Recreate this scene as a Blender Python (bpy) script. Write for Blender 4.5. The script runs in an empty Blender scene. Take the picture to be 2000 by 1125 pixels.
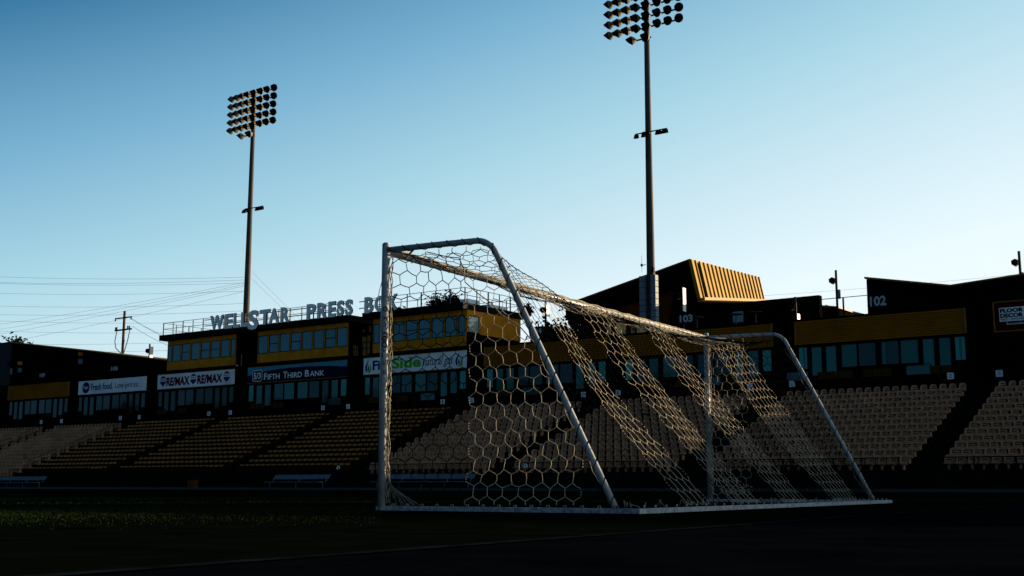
import bpy, math, random
from mathutils import Vector, Matrix
random.seed(7)
R = math.radians
S = bpy.context.scene
COL = S.collection

# ------------------------------------------------------------------ camera
cam_d = bpy.data.cameras.new('camera')
cam_d.sensor_width = 36.0
cam_d.lens = 2376.5 / 2000 * 36
cam_d.clip_start = 0.05
cam_d.clip_end = 3000
cam = bpy.data.objects.new('camera', cam_d)
COL.objects.link(cam)
YAW, PITCH, ROLL = 0.6282, 0.1617, 0.0012
_f = Vector((-math.sin(YAW) * math.cos(PITCH), math.cos(YAW) * math.cos(PITCH), math.sin(PITCH)))
_r = Vector((math.cos(YAW), math.sin(YAW), 0))
_u = _r.cross(_f)
_r2 = _r * math.cos(ROLL) + _u * math.sin(ROLL)
_u2 = -_r * math.sin(ROLL) + _u * math.cos(ROLL)
m = Matrix((_r2, _u2, -_f)).transposed().to_4x4()
m.translation = Vector((0, 0, 0.20))
cam.matrix_world = m
S.camera = cam

# ------------------------------------------------------------------ sky and sun
SUN_AZ, SUN_EL = 30.0, 6.0          # azimuth clockwise from +Y (toward +X)
W = bpy.data.worlds.new('World')
S.world = W
W.use_nodes = True
nt = W.node_tree
nt.nodes.clear()
sky = nt.nodes.new('ShaderNodeTexSky')
sky.sky_type = 'NISHITA'
sky.sun_disc = False
sky.sun_elevation = R(SUN_EL)
sky.sun_rotation = R(SUN_AZ)
sky.air_density = 1.0
sky.dust_density = 0.6
sky.ozone_density = 2.0
bg = nt.nodes.new('ShaderNodeBackground')
bg.inputs[1].default_value = 0.009
nt.links.new(sky.outputs[0], bg.inputs[0])
# clear evening air: deep blue away from the sun and overhead, pale toward the sun and the horizon
geo = nt.nodes.new('ShaderNodeTexCoord')
sep = nt.nodes.new('ShaderNodeSeparateXYZ')
nt.links.new(geo.outputs['Generated'], sep.inputs[0])
cmb = nt.nodes.new('ShaderNodeCombineXYZ')
nt.links.new(sep.outputs[0], cmb.inputs[0]); nt.links.new(sep.outputs[1], cmb.inputs[1])
nrm = nt.nodes.new('ShaderNodeVectorMath'); nrm.operation = 'NORMALIZE'
nt.links.new(cmb.outputs[0], nrm.inputs[0])
dot = nt.nodes.new('ShaderNodeVectorMath'); dot.operation = 'DOT_PRODUCT'
nt.links.new(nrm.outputs[0], dot.inputs[0])
dot.inputs[1].default_value = (math.sin(R(38)), math.cos(R(38)), 0)
def mth(op, a, b, c=None):
    n_ = nt.nodes.new('ShaderNodeMath'); n_.operation = op
    for k_, v_ in enumerate((a, b, c)):
        if v_ is None: continue
        if isinstance(v_, (int, float)): n_.inputs[k_].default_value = v_
        else: nt.links.new(v_, n_.inputs[k_])
    return n_.outputs[0]
tz = mth('MULTIPLY_ADD', sep.outputs[2], -2.236, 0.91)
tt0 = mth('MULTIPLY_ADD', dot.outputs['Value'], 0.68, tz)
anti = mth('MAXIMUM', mth('SUBTRACT', -0.22, dot.outputs['Value']), 0.0)
low = mth('MAXIMUM', mth('SUBTRACT', 0.20, sep.outputs[2]), 0.0)
tt1 = mth('MULTIPLY_ADD', low, 0.45, tt0)
tt = mth('MULTIPLY_ADD', anti, -0.30, tt1)
pos = mth('MULTIPLY_ADD', tt, 0.5, 0.25)
rmp = nt.nodes.new('ShaderNodeValToRGB')
nt.links.new(pos, rmp.inputs[0])
SKY = [(-0.5, (.005, .045, .12)), (-0.25, (.012, .095, .22)), (0.0, (.014, .140, .300)), (0.26, (.165, .395, .585)), (0.5, (.37, .625, .735)),
       (0.75, (.63, .79, .86)), (0.9, (.78, .89, .93)), (1.2, (.86, .90, .88)), (1.5, (.95, .90, .78))]
els = rmp.color_ramp.elements
while len(els) < len(SKY): els.new(0.5)
for e_, (t_, c_) in zip(els, SKY):
    e_.position = (t_ + 0.5) / 2.0
    e_.color = (*c_, 1)
bg2 = nt.nodes.new('ShaderNodeBackground')
nt.links.new(rmp.outputs[0], bg2.inputs[0])
bg2.inputs[1].default_value = 0.357
add = nt.nodes.new('ShaderNodeAddShader')
out = nt.nodes.new('ShaderNodeOutputWorld')
nt.links.new(bg.outputs[0], add.inputs[0]); nt.links.new(bg2.outputs[0], add.inputs[1])
nt.links.new(add.outputs[0], out.inputs[0])

sun_d = bpy.data.lights.new('sun', 'SUN')
sun_d.energy = 5.0
sun_d.angle = R(0.5)
sun_d.color = (1.0, 0.75, 0.45)
sun = bpy.data.objects.new('sun', sun_d)
sd = Vector((math.sin(R(SUN_AZ)) * math.cos(R(SUN_EL)), math.cos(R(SUN_AZ)) * math.cos(R(SUN_EL)), math.sin(R(SUN_EL))))
sun.rotation_euler = sd.to_track_quat('Z', 'Y').to_euler()
sun.location = (40, 50, 40)
COL.objects.link(sun)

S.view_settings.view_transform = 'Standard'
S.view_settings.look = 'None'
S.view_settings.exposure = 1.5
S.view_settings.gamma = 1.0

# ------------------------------------------------------------------ materials
def mat(name, col, rough=0.7, metal=0.0, noise=0.0, nscale=5.0, spec=0.4, bump=0.0, bscale=40.0,
        stripe=None, stain=None, coat=0.0):
    """procedural material: base colour varied by noise, optional bump"""
    m = bpy.data.materials.new(name)
    m.use_nodes = True
    t = m.node_tree
    b = t.nodes['Principled BSDF']
    b.inputs['Base Color'].default_value = (*col, 1)
    b.inputs['Roughness'].default_value = rough
    b.inputs['Metallic'].default_value = metal
    b.inputs['Specular IOR Level'].default_value = spec
    b.inputs['Coat Weight'].default_value = coat
    tc = t.nodes.new('ShaderNodeTexCoord')
    if noise > 0:
        n = t.nodes.new('ShaderNodeTexNoise')
        n.inputs['Scale'].default_value = nscale
        n.inputs['Detail'].default_value = 6
        t.links.new(tc.outputs['Object'], n.inputs['Vector'])
        rp = t.nodes.new('ShaderNodeMapRange')
        rp.inputs[1].default_value = 0.3
        rp.inputs[2].default_value = 0.7
        rp.inputs[3].default_value = 1 - noise
        rp.inputs[4].default_value = 1 + noise
        t.links.new(n.outputs['Fac'], rp.inputs[0])
        mx = t.nodes.new('ShaderNodeMix')
        mx.data_type = 'RGBA'
        mx.blend_type = 'MULTIPLY'
        mx.inputs[0].default_value = 1
        mx.inputs[6].default_value = (*col, 1)
        t.links.new(rp.outputs[0], mx.inputs[7])
        t.links.new(mx.outputs[2], b.inputs['Base Color'])
    if bump > 0:
        n2 = t.nodes.new('ShaderNodeTexNoise')
        n2.inputs['Scale'].default_value = bscale
        n2.inputs['Detail'].default_value = 4
        t.links.new(tc.outputs['Object'], n2.inputs['Vector'])
        bp = t.nodes.new('ShaderNodeBump')
        bp.inputs['Strength'].default_value = bump
        bp.inputs['Distance'].default_value = 0.02
        t.links.new(n2.outputs['Fac'], bp.inputs['Height'])
        t.links.new(bp.outputs[0], b.inputs['Normal'])
    return m

M = {}
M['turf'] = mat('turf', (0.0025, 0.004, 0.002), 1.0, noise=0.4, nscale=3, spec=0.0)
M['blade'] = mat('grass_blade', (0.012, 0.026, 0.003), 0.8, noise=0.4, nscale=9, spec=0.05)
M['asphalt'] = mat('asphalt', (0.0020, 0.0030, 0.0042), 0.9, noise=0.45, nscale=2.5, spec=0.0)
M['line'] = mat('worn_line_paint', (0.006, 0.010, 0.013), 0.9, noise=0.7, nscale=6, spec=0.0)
M['white'] = mat('white_tube', (0.27, 0.28, 0.285), 0.35, noise=0.22, nscale=9, spec=0.35)
M['basebar'] = mat('base_bar_paint', (0.27, 0.29, 0.30), 0.5, noise=0.5, nscale=25, spec=0.4)
M['rope'] = mat('cream_net_cord', (0.50, 0.42, 0.295), 0.9, noise=0.25, nscale=12, spec=0.0)
M['rope_black'] = mat('black_net_cord', (0.004, 0.004, 0.005), 0.9, spec=0.0)
M['lace'] = mat('net_lacing', (0.28, 0.24, 0.17), 0.9, noise=0.25, nscale=20, spec=0.0)
M['ink'] = mat('black_lettering', (0.004, 0.004, 0.005), 0.8, spec=0.0)
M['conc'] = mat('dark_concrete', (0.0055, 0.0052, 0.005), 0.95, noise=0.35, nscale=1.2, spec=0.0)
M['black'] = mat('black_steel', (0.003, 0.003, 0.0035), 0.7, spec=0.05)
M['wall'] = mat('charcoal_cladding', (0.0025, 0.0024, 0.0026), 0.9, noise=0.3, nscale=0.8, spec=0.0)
M['brown'] = mat('dark_wood_cladding', (0.10, 0.030, 0.006), 0.9, noise=0.35, nscale=1.5, spec=0.0)
M['goldband'] = mat('ochre_corrugated_metal', (0.31, 0.105, 0.005), 0.7, noise=0.25, nscale=0.6, spec=0.05)
M['goldpanel'] = mat('ochre_flat_panel', (0.50, 0.175, 0.007), 0.6, noise=0.2, nscale=1.3, spec=0.05)
M['mansard'] = mat('gold_standing_seam', (0.26, 0.145, 0.006), 0.6, noise=0.2, nscale=0.35, spec=0.1)
M['trim'] = mat('bronze_fascia', (0.22, 0.10, 0.010), 0.6, noise=0.2, nscale=1.0, spec=0.1)
M['frame'] = mat('black_window_frame', (0.003, 0.0027, 0.0025), 0.7, spec=0.05)
M['rail'] = mat('grey_railing', (0.07, 0.07, 0.07), 0.6, spec=0.1)
M['pole'] = mat('galvanised_pole', (0.045, 0.041, 0.036), 0.7, noise=0.25, nscale=0.5, spec=0.1)
M['lampbowl'] = mat('lamp_reflector', (0.11, 0.095, 0.07), 0.5, noise=0.3, nscale=2, spec=0.1)
M['visor'] = mat('lamp_visor', (0.003, 0.003, 0.003), 0.8, spec=0.0)
M['box'] = mat('grey_equipment_box', (0.13, 0.16, 0.19), 0.6, noise=0.15, nscale=2, spec=0.1)
M['tan'] = mat('tan_plastic', (0.42, 0.195, 0.105), 0.7, noise=0.35, nscale=0.7, spec=0.04)
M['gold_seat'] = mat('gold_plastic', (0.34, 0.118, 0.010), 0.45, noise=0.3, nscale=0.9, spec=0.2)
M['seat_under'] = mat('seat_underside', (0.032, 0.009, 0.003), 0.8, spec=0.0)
M['chair'] = mat('terrace_chair', (0.045, 0.022, 0.005), 0.8, spec=0.0)
M['letter'] = mat('letter_grey', (0.84, 0.83, 0.78), 0.6, noise=0.1, nscale=2, spec=0.1)
M['letter_side'] = mat('letter_return', (0.006, 0.006, 0.007), 0.8, spec=0.0)
M['banner'] = mat('banner_vinyl', (0.76, 0.76, 0.76), 0.7, noise=0.16, nscale=0.7, spec=0.1, bump=0.5, bscale=1.6)
M['blue'] = mat('banner_blue', (0.006, 0.022, 0.12), 0.8, spec=0.0)
M['navy'] = mat('banner_navy', (0.004, 0.0075, 0.026), 0.8, spec=0.0)
M['cyan'] = mat('banner_cyan', (0.05, 0.25, 0.36), 0.7, noise=0.15, nscale=2, spec=0.0)
M['green'] = mat('banner_green', (0.08, 0.42, 0.01), 0.7, spec=0.0)
M['red'] = mat('banner_red', (0.10, 0.004, 0.012), 0.7, spec=0.0)
M['maroon'] = mat('banner_maroon', (0.05, 0.003, 0.004), 0.8, spec=0.0)
M['num'] = mat('number_paint', (0.38, 0.42, 0.44), 0.7, spec=0.0)
M['alu'] = mat('bench_aluminium', (0.10, 0.13, 0.155), 0.6, noise=0.2, nscale=3, spec=0.05)
M['leaf'] = mat('tree_leaf', (0.010, 0.012, 0.004), 0.85, noise=0.4, nscale=0.8, spec=0.0)
M['bark'] = mat('bark', (0.02, 0.013, 0.008), 0.9, noise=0.3, nscale=3, spec=0.0)
M['timber'] = mat('utility_pole_timber', (0.07, 0.042, 0.022), 0.85, noise=0.3, nscale=2, spec=0.0)
M['wire'] = mat('power_wire', (0.05, 0.055, 0.06), 0.6)
M['shingle'] = mat('brown_shingle', (0.34, 0.20, 0.09), 0.9, noise=0.5, nscale=3, spec=0.0)
M['canvas'] = mat('white_canvas', (0.75, 0.75, 0.74), 0.7)
M['panelwhite'] = mat('lamp_panel_white', (0.8, 0.78, 0.72), 0.5)
M['mesh'] = mat('fence_mesh_wire', (0.004, 0.004, 0.004), 0.8, spec=0.0)
M['board'] = mat('shade_fence_board', (0.006, 0.005, 0.004), 0.95, noise=0.3, nscale=2, spec=0.0)

def glass(name, base, refl, rough=0.04, bump=0.0):
    m = bpy.data.materials.new(name)
    m.use_nodes = True
    t = m.node_tree
    b = t.nodes['Principled BSDF']
    b.inputs['Base Color'].default_value = (*base, 1)
    b.inputs['Roughness'].default_value = rough
    b.inputs['Specular IOR Level'].default_value = refl
    b.inputs['IOR'].default_value = 1.6
    b.inputs['Specular Tint'].default_value = (0.55, 0.95, 1.0, 1)
    tc = t.nodes.new('ShaderNodeTexCoord')
    n2 = t.nodes.new('ShaderNodeTexNoise')
    n2.inputs['Scale'].default_value = 0.9
    t.links.new(tc.outputs['Object'], n2.inputs['Vector'])
    bp = t.nodes.new('ShaderNodeBump')
    bp.inputs['Strength'].default_value = 0.05
    bp.inputs['Distance'].default_value = 0.05
    t.links.new(n2.outputs['Fac'], bp.inputs['Height'])
    t.links.new(bp.outputs[0], b.inputs['Normal'])
    return m
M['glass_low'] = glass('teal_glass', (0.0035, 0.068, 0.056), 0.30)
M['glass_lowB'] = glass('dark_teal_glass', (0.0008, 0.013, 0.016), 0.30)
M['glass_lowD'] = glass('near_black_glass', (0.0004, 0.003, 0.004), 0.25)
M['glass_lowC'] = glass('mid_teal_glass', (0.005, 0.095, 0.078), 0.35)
M['glass_low2'] = glass('teal_glass_curtain', (0.018, 0.23, 0.19), 0.35)
M['glass_high'] = glass('press_box_glass', (0.016, 0.095, 0.13), 0.7)
M['glass_highB'] = glass('press_box_glass_dim', (0.012, 0.072, 0.10), 0.7)
M['glass_highC'] = glass('press_box_glass_blind', (0.030, 0.12, 0.145), 0.6)
M['glass_sun'] = glass('pale_side_glass', (0.25, 0.31, 0.28), 0.6)

# ------------------------------------------------------------------ mesh helpers
class MB:
    def __init__(s):
        s.v, s.f = [], []
    def quad(s, a, b, c, d):
        i = len(s.v); s.v += [tuple(a), tuple(b), tuple(c), tuple(d)]; s.f.append((i, i+1, i+2, i+3)); return s
    def box(s, x0, x1, y0, y1, z0, z1):
        i = len(s.v)
        s.v += [(x0,y0,z0),(x1,y0,z0),(x1,y1,z0),(x0,y1,z0),(x0,y0,z1),(x1,y0,z1),(x1,y1,z1),(x0,y1,z1)]
        for q in ((0,3,2,1),(4,5,6,7),(0,1,5,4),(1,2,6,5),(2,3,7,6),(3,0,4,7)):
            s.f.append(tuple(i+k for k in q))
        return s
    def prism_y(s, poly, y0, y1):
        """poly in (x,z) extruded from y0 to y1"""
        n = len(poly); i = len(s.v)
        s.v += [(x, y0, z) for x, z in poly] + [(x, y1, z) for x, z in poly]
        s.f.append(tuple(i+k for k in range(n)))
        s.f.append(tuple(i+n+k for k in reversed(range(n))))
        for k in range(n):
            q = (k+1) % n
            s.f.append((i+k, i+n+k, i+n+q, i+q))
        return s
    def hull8(s, lo, hi):
        """two loops of equal length joined"""
        n = len(lo); i = len(s.v)
        s.v += [tuple(p) for p in lo] + [tuple(p) for p in hi]
        s.f.append(tuple(i+k for k in range(n)))
        s.f.append(tuple(i+n+k for k in reversed(range(n))))
        for k in range(n):
            q = (k+1) % n
            s.f.append((i+k, i+n+k, i+n+q, i+q))
        return s
    def tube(s, pts, r, n=8, caps=True, r1=None):
        pts = [Vector(p) for p in pts]
        m_ = len(pts); i = len(s.v)
        up = None
        for k, p in enumerate(pts):
            d = (pts[min(k+1, m_-1)] - pts[max(k-1, 0)])
            d = d.normalized() if d.length > 1e-9 else Vector((0, 0, 1))
            if up is None:
                up = Vector((0, 0, 1)) if abs(d.z) < 0.9 else Vector((1, 0, 0))
            a = d.cross(up)
            if a.length < 1e-4:
                a = d.cross(Vector((0.3, 1, 0.1)))
            a.normalize(); b = d.cross(a).normalized(); up = -b if False else up
            rr = r if r1 is None else r + (r1 - r) * k / (m_ - 1)
            for j in range(n):
                t = 2 * math.pi * j / n
                q = p + a * (math.cos(t) * rr) + b * (math.sin(t) * rr)
                s.v.append(tuple(q))
        for k in range(m_ - 1):
            for j in range(n):
                s.f.append((i+k*n+j, i+k*n+(j+1) % n, i+(k+1)*n+(j+1) % n, i+(k+1)*n+j))
        if caps:
            s.f.append(tuple(i+j for j in reversed(range(n))))
            s.f.append(tuple(i+(m_-1)*n+j for j in range(n)))
        return s
    def lathe(s, c, axis, prof, n=12):
        """prof list of (distance along axis, radius)"""
        c = Vector(c); d = Vector(axis).normalized()
        up = Vector((0, 0, 1)) if abs(d.z) < 0.9 else Vector((1, 0, 0))
        a = d.cross(up).normalized(); b = d.cross(a).normalized(); i = len(s.v)
        for (t, r) in prof:
            for j in range(n):
                w = 2 * math.pi * j / n
                s.v.append(tuple(c + d*t + a*(math.cos(w)*r) + b*(math.sin(w)*r)))
        for k in range(len(prof)-1):
            for j in range(n):
                s.f.append((i+k*n+j, i+k*n+(j+1) % n, i+(k+1)*n+(j+1) % n, i+(k+1)*n+j))
        s.f.append(tuple(i+j for j in reversed(range(n))))
        s.f.append(tuple(i+(len(prof)-1)*n+j for j in range(n)))
        return s
    def mesh(s, name, material, smooth=False):
        me = bpy.data.meshes.new(name)
        me.from_pydata(s.v, [], s.f)
        me.materials.append(material)
        if smooth:
            me.polygons.foreach_set('use_smooth', [True] * len(me.polygons))
            me.update()
        return me
    def build(s, name, material, parent=None, smooth=False, local=False):
        me = s.mesh(name, material, smooth)
        o = bpy.data.objects.new(name, me)
        COL.objects.link(o)
        if parent is not None:
            o.parent = parent
            if parent.type == 'EMPTY' and not local:
                o.location = -parent.location
        else:
            xs = [v[0] for v in s.v]; ys = [v[1] for v in s.v]; zs = [v[2] for v in s.v]
            c = Vector(((min(xs)+max(xs))/2, (min(ys)+max(ys))/2, min(zs)))
            me.transform(Matrix.Translation(-c))
            o.location = c
        return o

def tag(o, label=None, cat=None, group=None, kind=None):
    if label: o['label'] = label
    if cat: o['category'] = cat
    if group: o['group'] = group
    if kind: o['kind'] = kind
    return o
def thing(name, loc, label, cat, group=None, rz=0):
    o = bpy.data.objects.new(name, None)
    o.empty_display_size = 0.3
    COL.objects.link(o)
    o.location = loc
    o.rotation_euler = (0, 0, rz)
    return tag(o, label, cat, group)

def text_mesh(body, shear=0.0, bold=0.0, extrude=0.01, spacing=1.0):
    cu = bpy.data.curves.new('lettering', 'FONT')
    cu.body = body
    cu.size = 1
    cu.shear = shear
    cu.offset = bold
    cu.extrude = 0.0
    cu.space_character = spacing
    cu.resolution_u = 3
    o = bpy.data.objects.new('tmp', cu)
    COL.objects.link(o)
    dg = bpy.context.evaluated_depsgraph_get()
    me = bpy.data.meshes.new_from_object(o.evaluated_get(dg))
    bpy.data.objects.remove(o)
    bpy.data.curves.remove(cu)
    return me
def lettering(name, body, x0, x1, z0, z1, y, material, parent, shear=0, bold=0.0, spacing=1.0, thick=0.012):
    """text filling the box x0..x1, z0..z1 on a plane facing -Y at y (front face at y - thick)"""
    src = text_mesh(body, shear, bold, 0, spacing)
    vs = [v.co.copy() for v in src.vertices]
    ax, bx = min(v.x for v in vs), max(v.x for v in vs)
    ay, by = min(v.y for v in vs), max(v.y for v in vs)
    fs = [tuple(p.vertices) for p in src.polygons]
    n = len(vs)
    P = [(x0 + (v.x-ax)/(bx-ax)*(x1-x0), z0 + (v.y-ay)/(by-ay)*(z1-z0)) for v in vs]
    mb = MB()
    mb.v = [(p[0], y - thick, p[1]) for p in P] + [(p[0], y - 0.001, p[1]) for p in P]
    mb.f = list(fs)
    cnt = {}
    for f in fs:
        for k in range(len(f)):
            e = (f[k], f[(k+1) % len(f)])
            cnt[e] = cnt.get(e, 0) + 1
    for (a, b) in cnt:
        if (b, a) not in cnt:
            mb.f.append((a, a+n, b+n, b))
    bpy.data.meshes.remove(src)
    return mb.build(name, material, parent)

# ------------------------------------------------------------------ ground
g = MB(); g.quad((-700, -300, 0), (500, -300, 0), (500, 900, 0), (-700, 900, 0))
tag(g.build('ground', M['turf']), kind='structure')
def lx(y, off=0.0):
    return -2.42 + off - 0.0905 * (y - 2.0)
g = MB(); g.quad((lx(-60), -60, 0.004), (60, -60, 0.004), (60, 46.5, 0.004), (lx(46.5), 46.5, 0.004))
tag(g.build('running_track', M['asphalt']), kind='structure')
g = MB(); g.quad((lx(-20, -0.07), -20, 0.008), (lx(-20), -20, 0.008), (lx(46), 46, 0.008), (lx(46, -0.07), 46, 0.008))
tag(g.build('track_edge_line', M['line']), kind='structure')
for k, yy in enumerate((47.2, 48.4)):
    g = MB(); g.box(-130, 36, yy, yy + 0.10, 0.0, 0.13 - 0.03 * k)
    tag(g.build('kerb', mat('kerb_paint', (0.018, 0.025, 0.03), 0.6, noise=0.4, nscale=0.4)), kind='structure')

# short grass: blades over the part of the pitch left of the goal
g = MB()
rnd = random.Random(3)
def blades(n, y0, y1, hmax, wid):
    for _ in range(n):
        y = rnd.uniform(y0, y1)
        # stay inside the field of view
        az = R(-62) + R(20) * rnd.random() ** 1.5
        d = y0 + (y1-y0) * (rnd.random()+rnd.random()+rnd.random())/3
        x, y = math.sin(az) * d, math.cos(az) * d
        h = rnd.uniform(0.3, 1) * hmax; w = wid * rnd.uniform(0.6, 1.2); a = rnd.uniform(0, math.pi)
        dx, dy = math.cos(a) * w, math.sin(a) * w
        lx_, ly_ = rnd.uniform(-.5, .5) * h, rnd.uniform(-.5, .5) * h
        i = len(g.v)
        g.v += [(x-dx, y-dy, 0.0), (x+dx, y+dy, 0.0), (x+lx_, y+ly_, h)]
        g.f.append((i, i+1, i+2))
blades(30000, 5.8, 15.0, 0.011, 0.0013)
blades(12000, 14.0, 26.0, 0.014, 0.003)
tag(g.build('grass', M['blade']), 'short turf grass on the pitch left of the goal', 'grass', kind='stuff')

# ------------------------------------------------------------------ the goal
GX, GY, GA, GW = -7.0588, 7.8355, 0.0868, 7.39
goal = thing('football_goal', (GX, GY, 0), 'white football goal with hexagon net seen from behind', 'goal', rz=GA)
def gp(a, b, z):
    return (GX + a*math.cos(GA) - b*math.sin(GA), GY + a*math.sin(GA) + b*math.cos(GA), z)
PR = 0.034
for b in (0, GW):
    o = MB().tube([(0, b, 0), (0, b, 1.2), (0, b, 2.295)], PR, 20).build('post', M['white'], goal, True, True)
    o2 = MB().lathe((0, b, 2.293), (0, 0, 1), [(0, PR*1.02), (0.012, PR*0.9), (0.02, PR*0.5), (0.022, 0.003)], 20).build('post_cap', M['white'], o, True, True)
MB().tube([(0, PR*0.6, 2.235), (0, GW/2, 2.225), (0, GW-PR*0.6, 2.235)], PR, 20).build('crossbar', M['white'], goal, True, True)
def stay_path(b):
    pts = [(0.02, b, 2.245), (0.5, b, 2.24), (0.93, b, 2.232)]
    # bend
    for k in range(1, 8):
        t = k / 8
        ang = t * R(61)
        pts.append((0.93 + 0.24 * math.sin(ang), b, 2.232 - 0.24 * (1 - math.cos(ang))))
    x, z = pts[-1][0], pts[-1][2]
    for k in range(1, 9):
        t = k / 8
        pts.append((x + (2.20 - x) * t, b, z + (0.05 - z) * t))
    return pts
SP = stay_path(0)
for b in (0, GW):
    MB().tube(stay_path(b), 0.0265, 16).build('rear_stay', M['white'], goal, True, True)
    # small corner brace plate
    MB().tube([(0.30, b, 2.225), (0.0 + 0.03, b + (0.26 if b == 0 else -0.26), 2.215)], 0.010, 6).build('corner_brace', M['white'], goal, True, True)
    o = MB().box(-0.035, 2.37, b-0.03, b+0.03, 0.0, 0.036).build('side_base_bar', M['basebar'], goal, False, True)
MB().box(2.372, 2.43, -0.05, GW+0.05, 0.0, 0.037).build('rear_base_bar', M['basebar'], goal, False, True)

# --- net
def h01(i, j, k=0):
    n = (i * 73856093) ^ (j * 19349663) ^ (k * 83492791)
    n = (n ^ (n >> 13)) * 1274126177 & 0xffffffff
    return ((n >> 8) & 0xffff) / 65535.0
HR = 0.0715
def hex_edges(x0, x1, y0, y1, r=HR, sx=1.0):
    """edges of a pointy-top hexagon lattice over the rectangle"""
    w = math.sqrt(3) * r * sx
    E = {}
    V = {}
    rows = int((y1 - y0) / (1.5 * r)) + 3
    cols = int((x1 - x0) / w) + 3
    def key(p):
        return (round(p[0] / (w/2)), round(p[1] / (r/2)))
    for j in range(-1, rows):
        for i in range(-1, cols):
            cx = x0 + i * w + (w/2 if j % 2 else 0); cy = y0 + j * 1.5 * r
            ps = [(cx + sx*r*math.sin(R(60*k)), cy + r*math.cos(R(60*k))) for k in range(6)]
            ks = []
            for p in ps:
                kk = (round((p[0]-x0) / (w/2)), round((p[1]-y0) / (r/2)))
                V[kk] = p; ks.append(kk)
            for a in range(6):
                e = tuple(sorted((ks[a], ks[(a+1) % 6])))
                E[e] = 1
    return V, list(E)
def in_poly(p, poly):
    c = False; n = len(poly)
    for i in range(n):
        a, b = poly[i], poly[(i+1) % n]
        if (a[1] > p[1]) != (b[1] > p[1]) and p[0] < (b[0]-a[0])*(p[1]-a[1])/(b[1]-a[1]) + a[0]:
            c = not c
    return c
def edge_dist(p, poly):
    best = 1e9
    for i in range(len(poly)):
        a, b = poly[i], poly[(i+1) % len(poly)]
        dx, dy = b[0]-a[0], b[1]-a[1]; L = dx*dx+dy*dy
        t = max(0, min(1, ((p[0]-a[0])*dx+(p[1]-a[1])*dy)/L))
        d = math.hypot(p[0]-a[0]-t*dx, p[1]-a[1]-t*dy)
        best = min(best, d)
    return best
def net_panel(poly, fmap, seed, bands, rr=0.0032, jit=0.011, r=HR, sx=1.0):
    xs = [p[0] for p in poly]; ys = [p[1] for p in poly]
    V, E = hex_edges(min(xs), max(xs), min(ys), max(ys), r, sx)
    ins = {k: in_poly(p, poly) for k, p in V.items()}
    W2 = {}
    for k, p in V.items():
        if ins[k]:
            f = min(1, edge_dist(p, poly) / 0.12)
            W2[k] = (p[0] + (h01(k[0], k[1], seed)-.5)*2*jit*f, p[1] + (h01(k[1], k[0], seed+5)-.5)*2*jit*f)
        else:
            W2[k] = p
    for (a, b) in E:
        if not ins[a] and not ins[b]:
            continue
        pa, pb = W2[a], W2[b]
        if ins[a] != ins[b]:
            if not ins[a]:
                pa, pb = pb, pa
            lo, hi = 0.0, 1.0
            for _ in range(12):
                md = (lo+hi)/2
                q = (pa[0]+(pb[0]-pa[0])*md, pa[1]+(pb[1]-pa[1])*md)
                if in_poly(q, poly): lo = md
                else: hi = md
            pb = (pa[0]+(pb[0]-pa[0])*lo, pa[1]+(pb[1]-pa[1])*lo)
        A, B = Vector(fmap(*pa)), Vector(fmap(*pb))
        C = (A+B)/2 + Vector(((h01(a[0], b[1], 11)-.5), (h01(a[1], b[0], 12)-.5), (h01(a[0]+b[0], a[1], 13)-.65))) * 0.010
        mx = ((V[a][0]+V[b][0])/2)
        inb = any(lo_ <= mx <= hi_ for lo_, hi_ in bands)
        near = any(abs(mx-e_) < 0.034 for q_ in bands for e_ in q_)
        if near and abs(V[a][0]-V[b][0]) < 0.005:      # two cords twisted along the edge of a band
            for k in range(6):
                p0 = A.lerp(B, k/6); p1 = A.lerp(B, (k+1)/6)
                (CREAM if k % 2 else DARK).tube([p0, p1], rr*1.1, 4, False)
        else:
            (CREAM if inb else DARK).tube([A, C, B], rr if inb else rr*1.25, 4, False)
CREAM, DARK = MB(), MB()
BANDS = [(0.55, 1.12), (1.72, 2.52), (3.25, 4.00), (5.05, 6.15)]
# side net outline in (a, z); hangs a little inside the stay
def stay_a(z):
    z = min(max(z, 0.05), 2.232)
    for k in range(len(SP)-1):
        p, q = SP[k], SP[k+1]
        if q[2] <= z <= p[2] and p[2] != q[2]:
            return p[0] + (q[0]-p[0]) * (p[2]-z)/(p[2]-q[2])
    return 2.2
side_poly = [(0.045, 0.05), (0.045, 2.17), (0.5, 2.205), (0.95, 2.20)]
for z, gap in ((2.10, .05), (1.9, .06), (1.6, .035), (1.2, .03), (0.9, .05), (0.6, .07), (0.3, .06), (0.06, .03)):
    side_poly.append((stay_a(z) - gap, z))
for sgn, b0, seed in ((1, 0.0, 1), (-1, GW, 9)):
    def fside(a, z, b0=b0, sgn=sgn, seed=seed):
        w = math.sin(a * 3.1 + seed) * 0.030 + math.sin(z * 2.7 + a*4 + seed*2) * 0.026
        e = min(1, z/0.4) * min(1, max(0, 2.23 - z)/0.3) * min(1, max(0, a)/0.25)
        return (a, b0 + sgn * (0.02 + 0.05*e) + w * e, z)
    net_panel(side_poly, fside, seed, [(0.84, 1.90)] if sgn > 0 else [(0.0, 0.62)], sx=1.15)
def topc(b):
    """rear top edge of the net, sagging between the two bends"""
    u = b / GW
    s_ = 1 - abs(2*u - 1) ** 3.2
    return (1.06 - 0.10 * s_, 2.19 - 0.31 * s_ - 0.03*math.sin(b*5.1) * s_)
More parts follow.
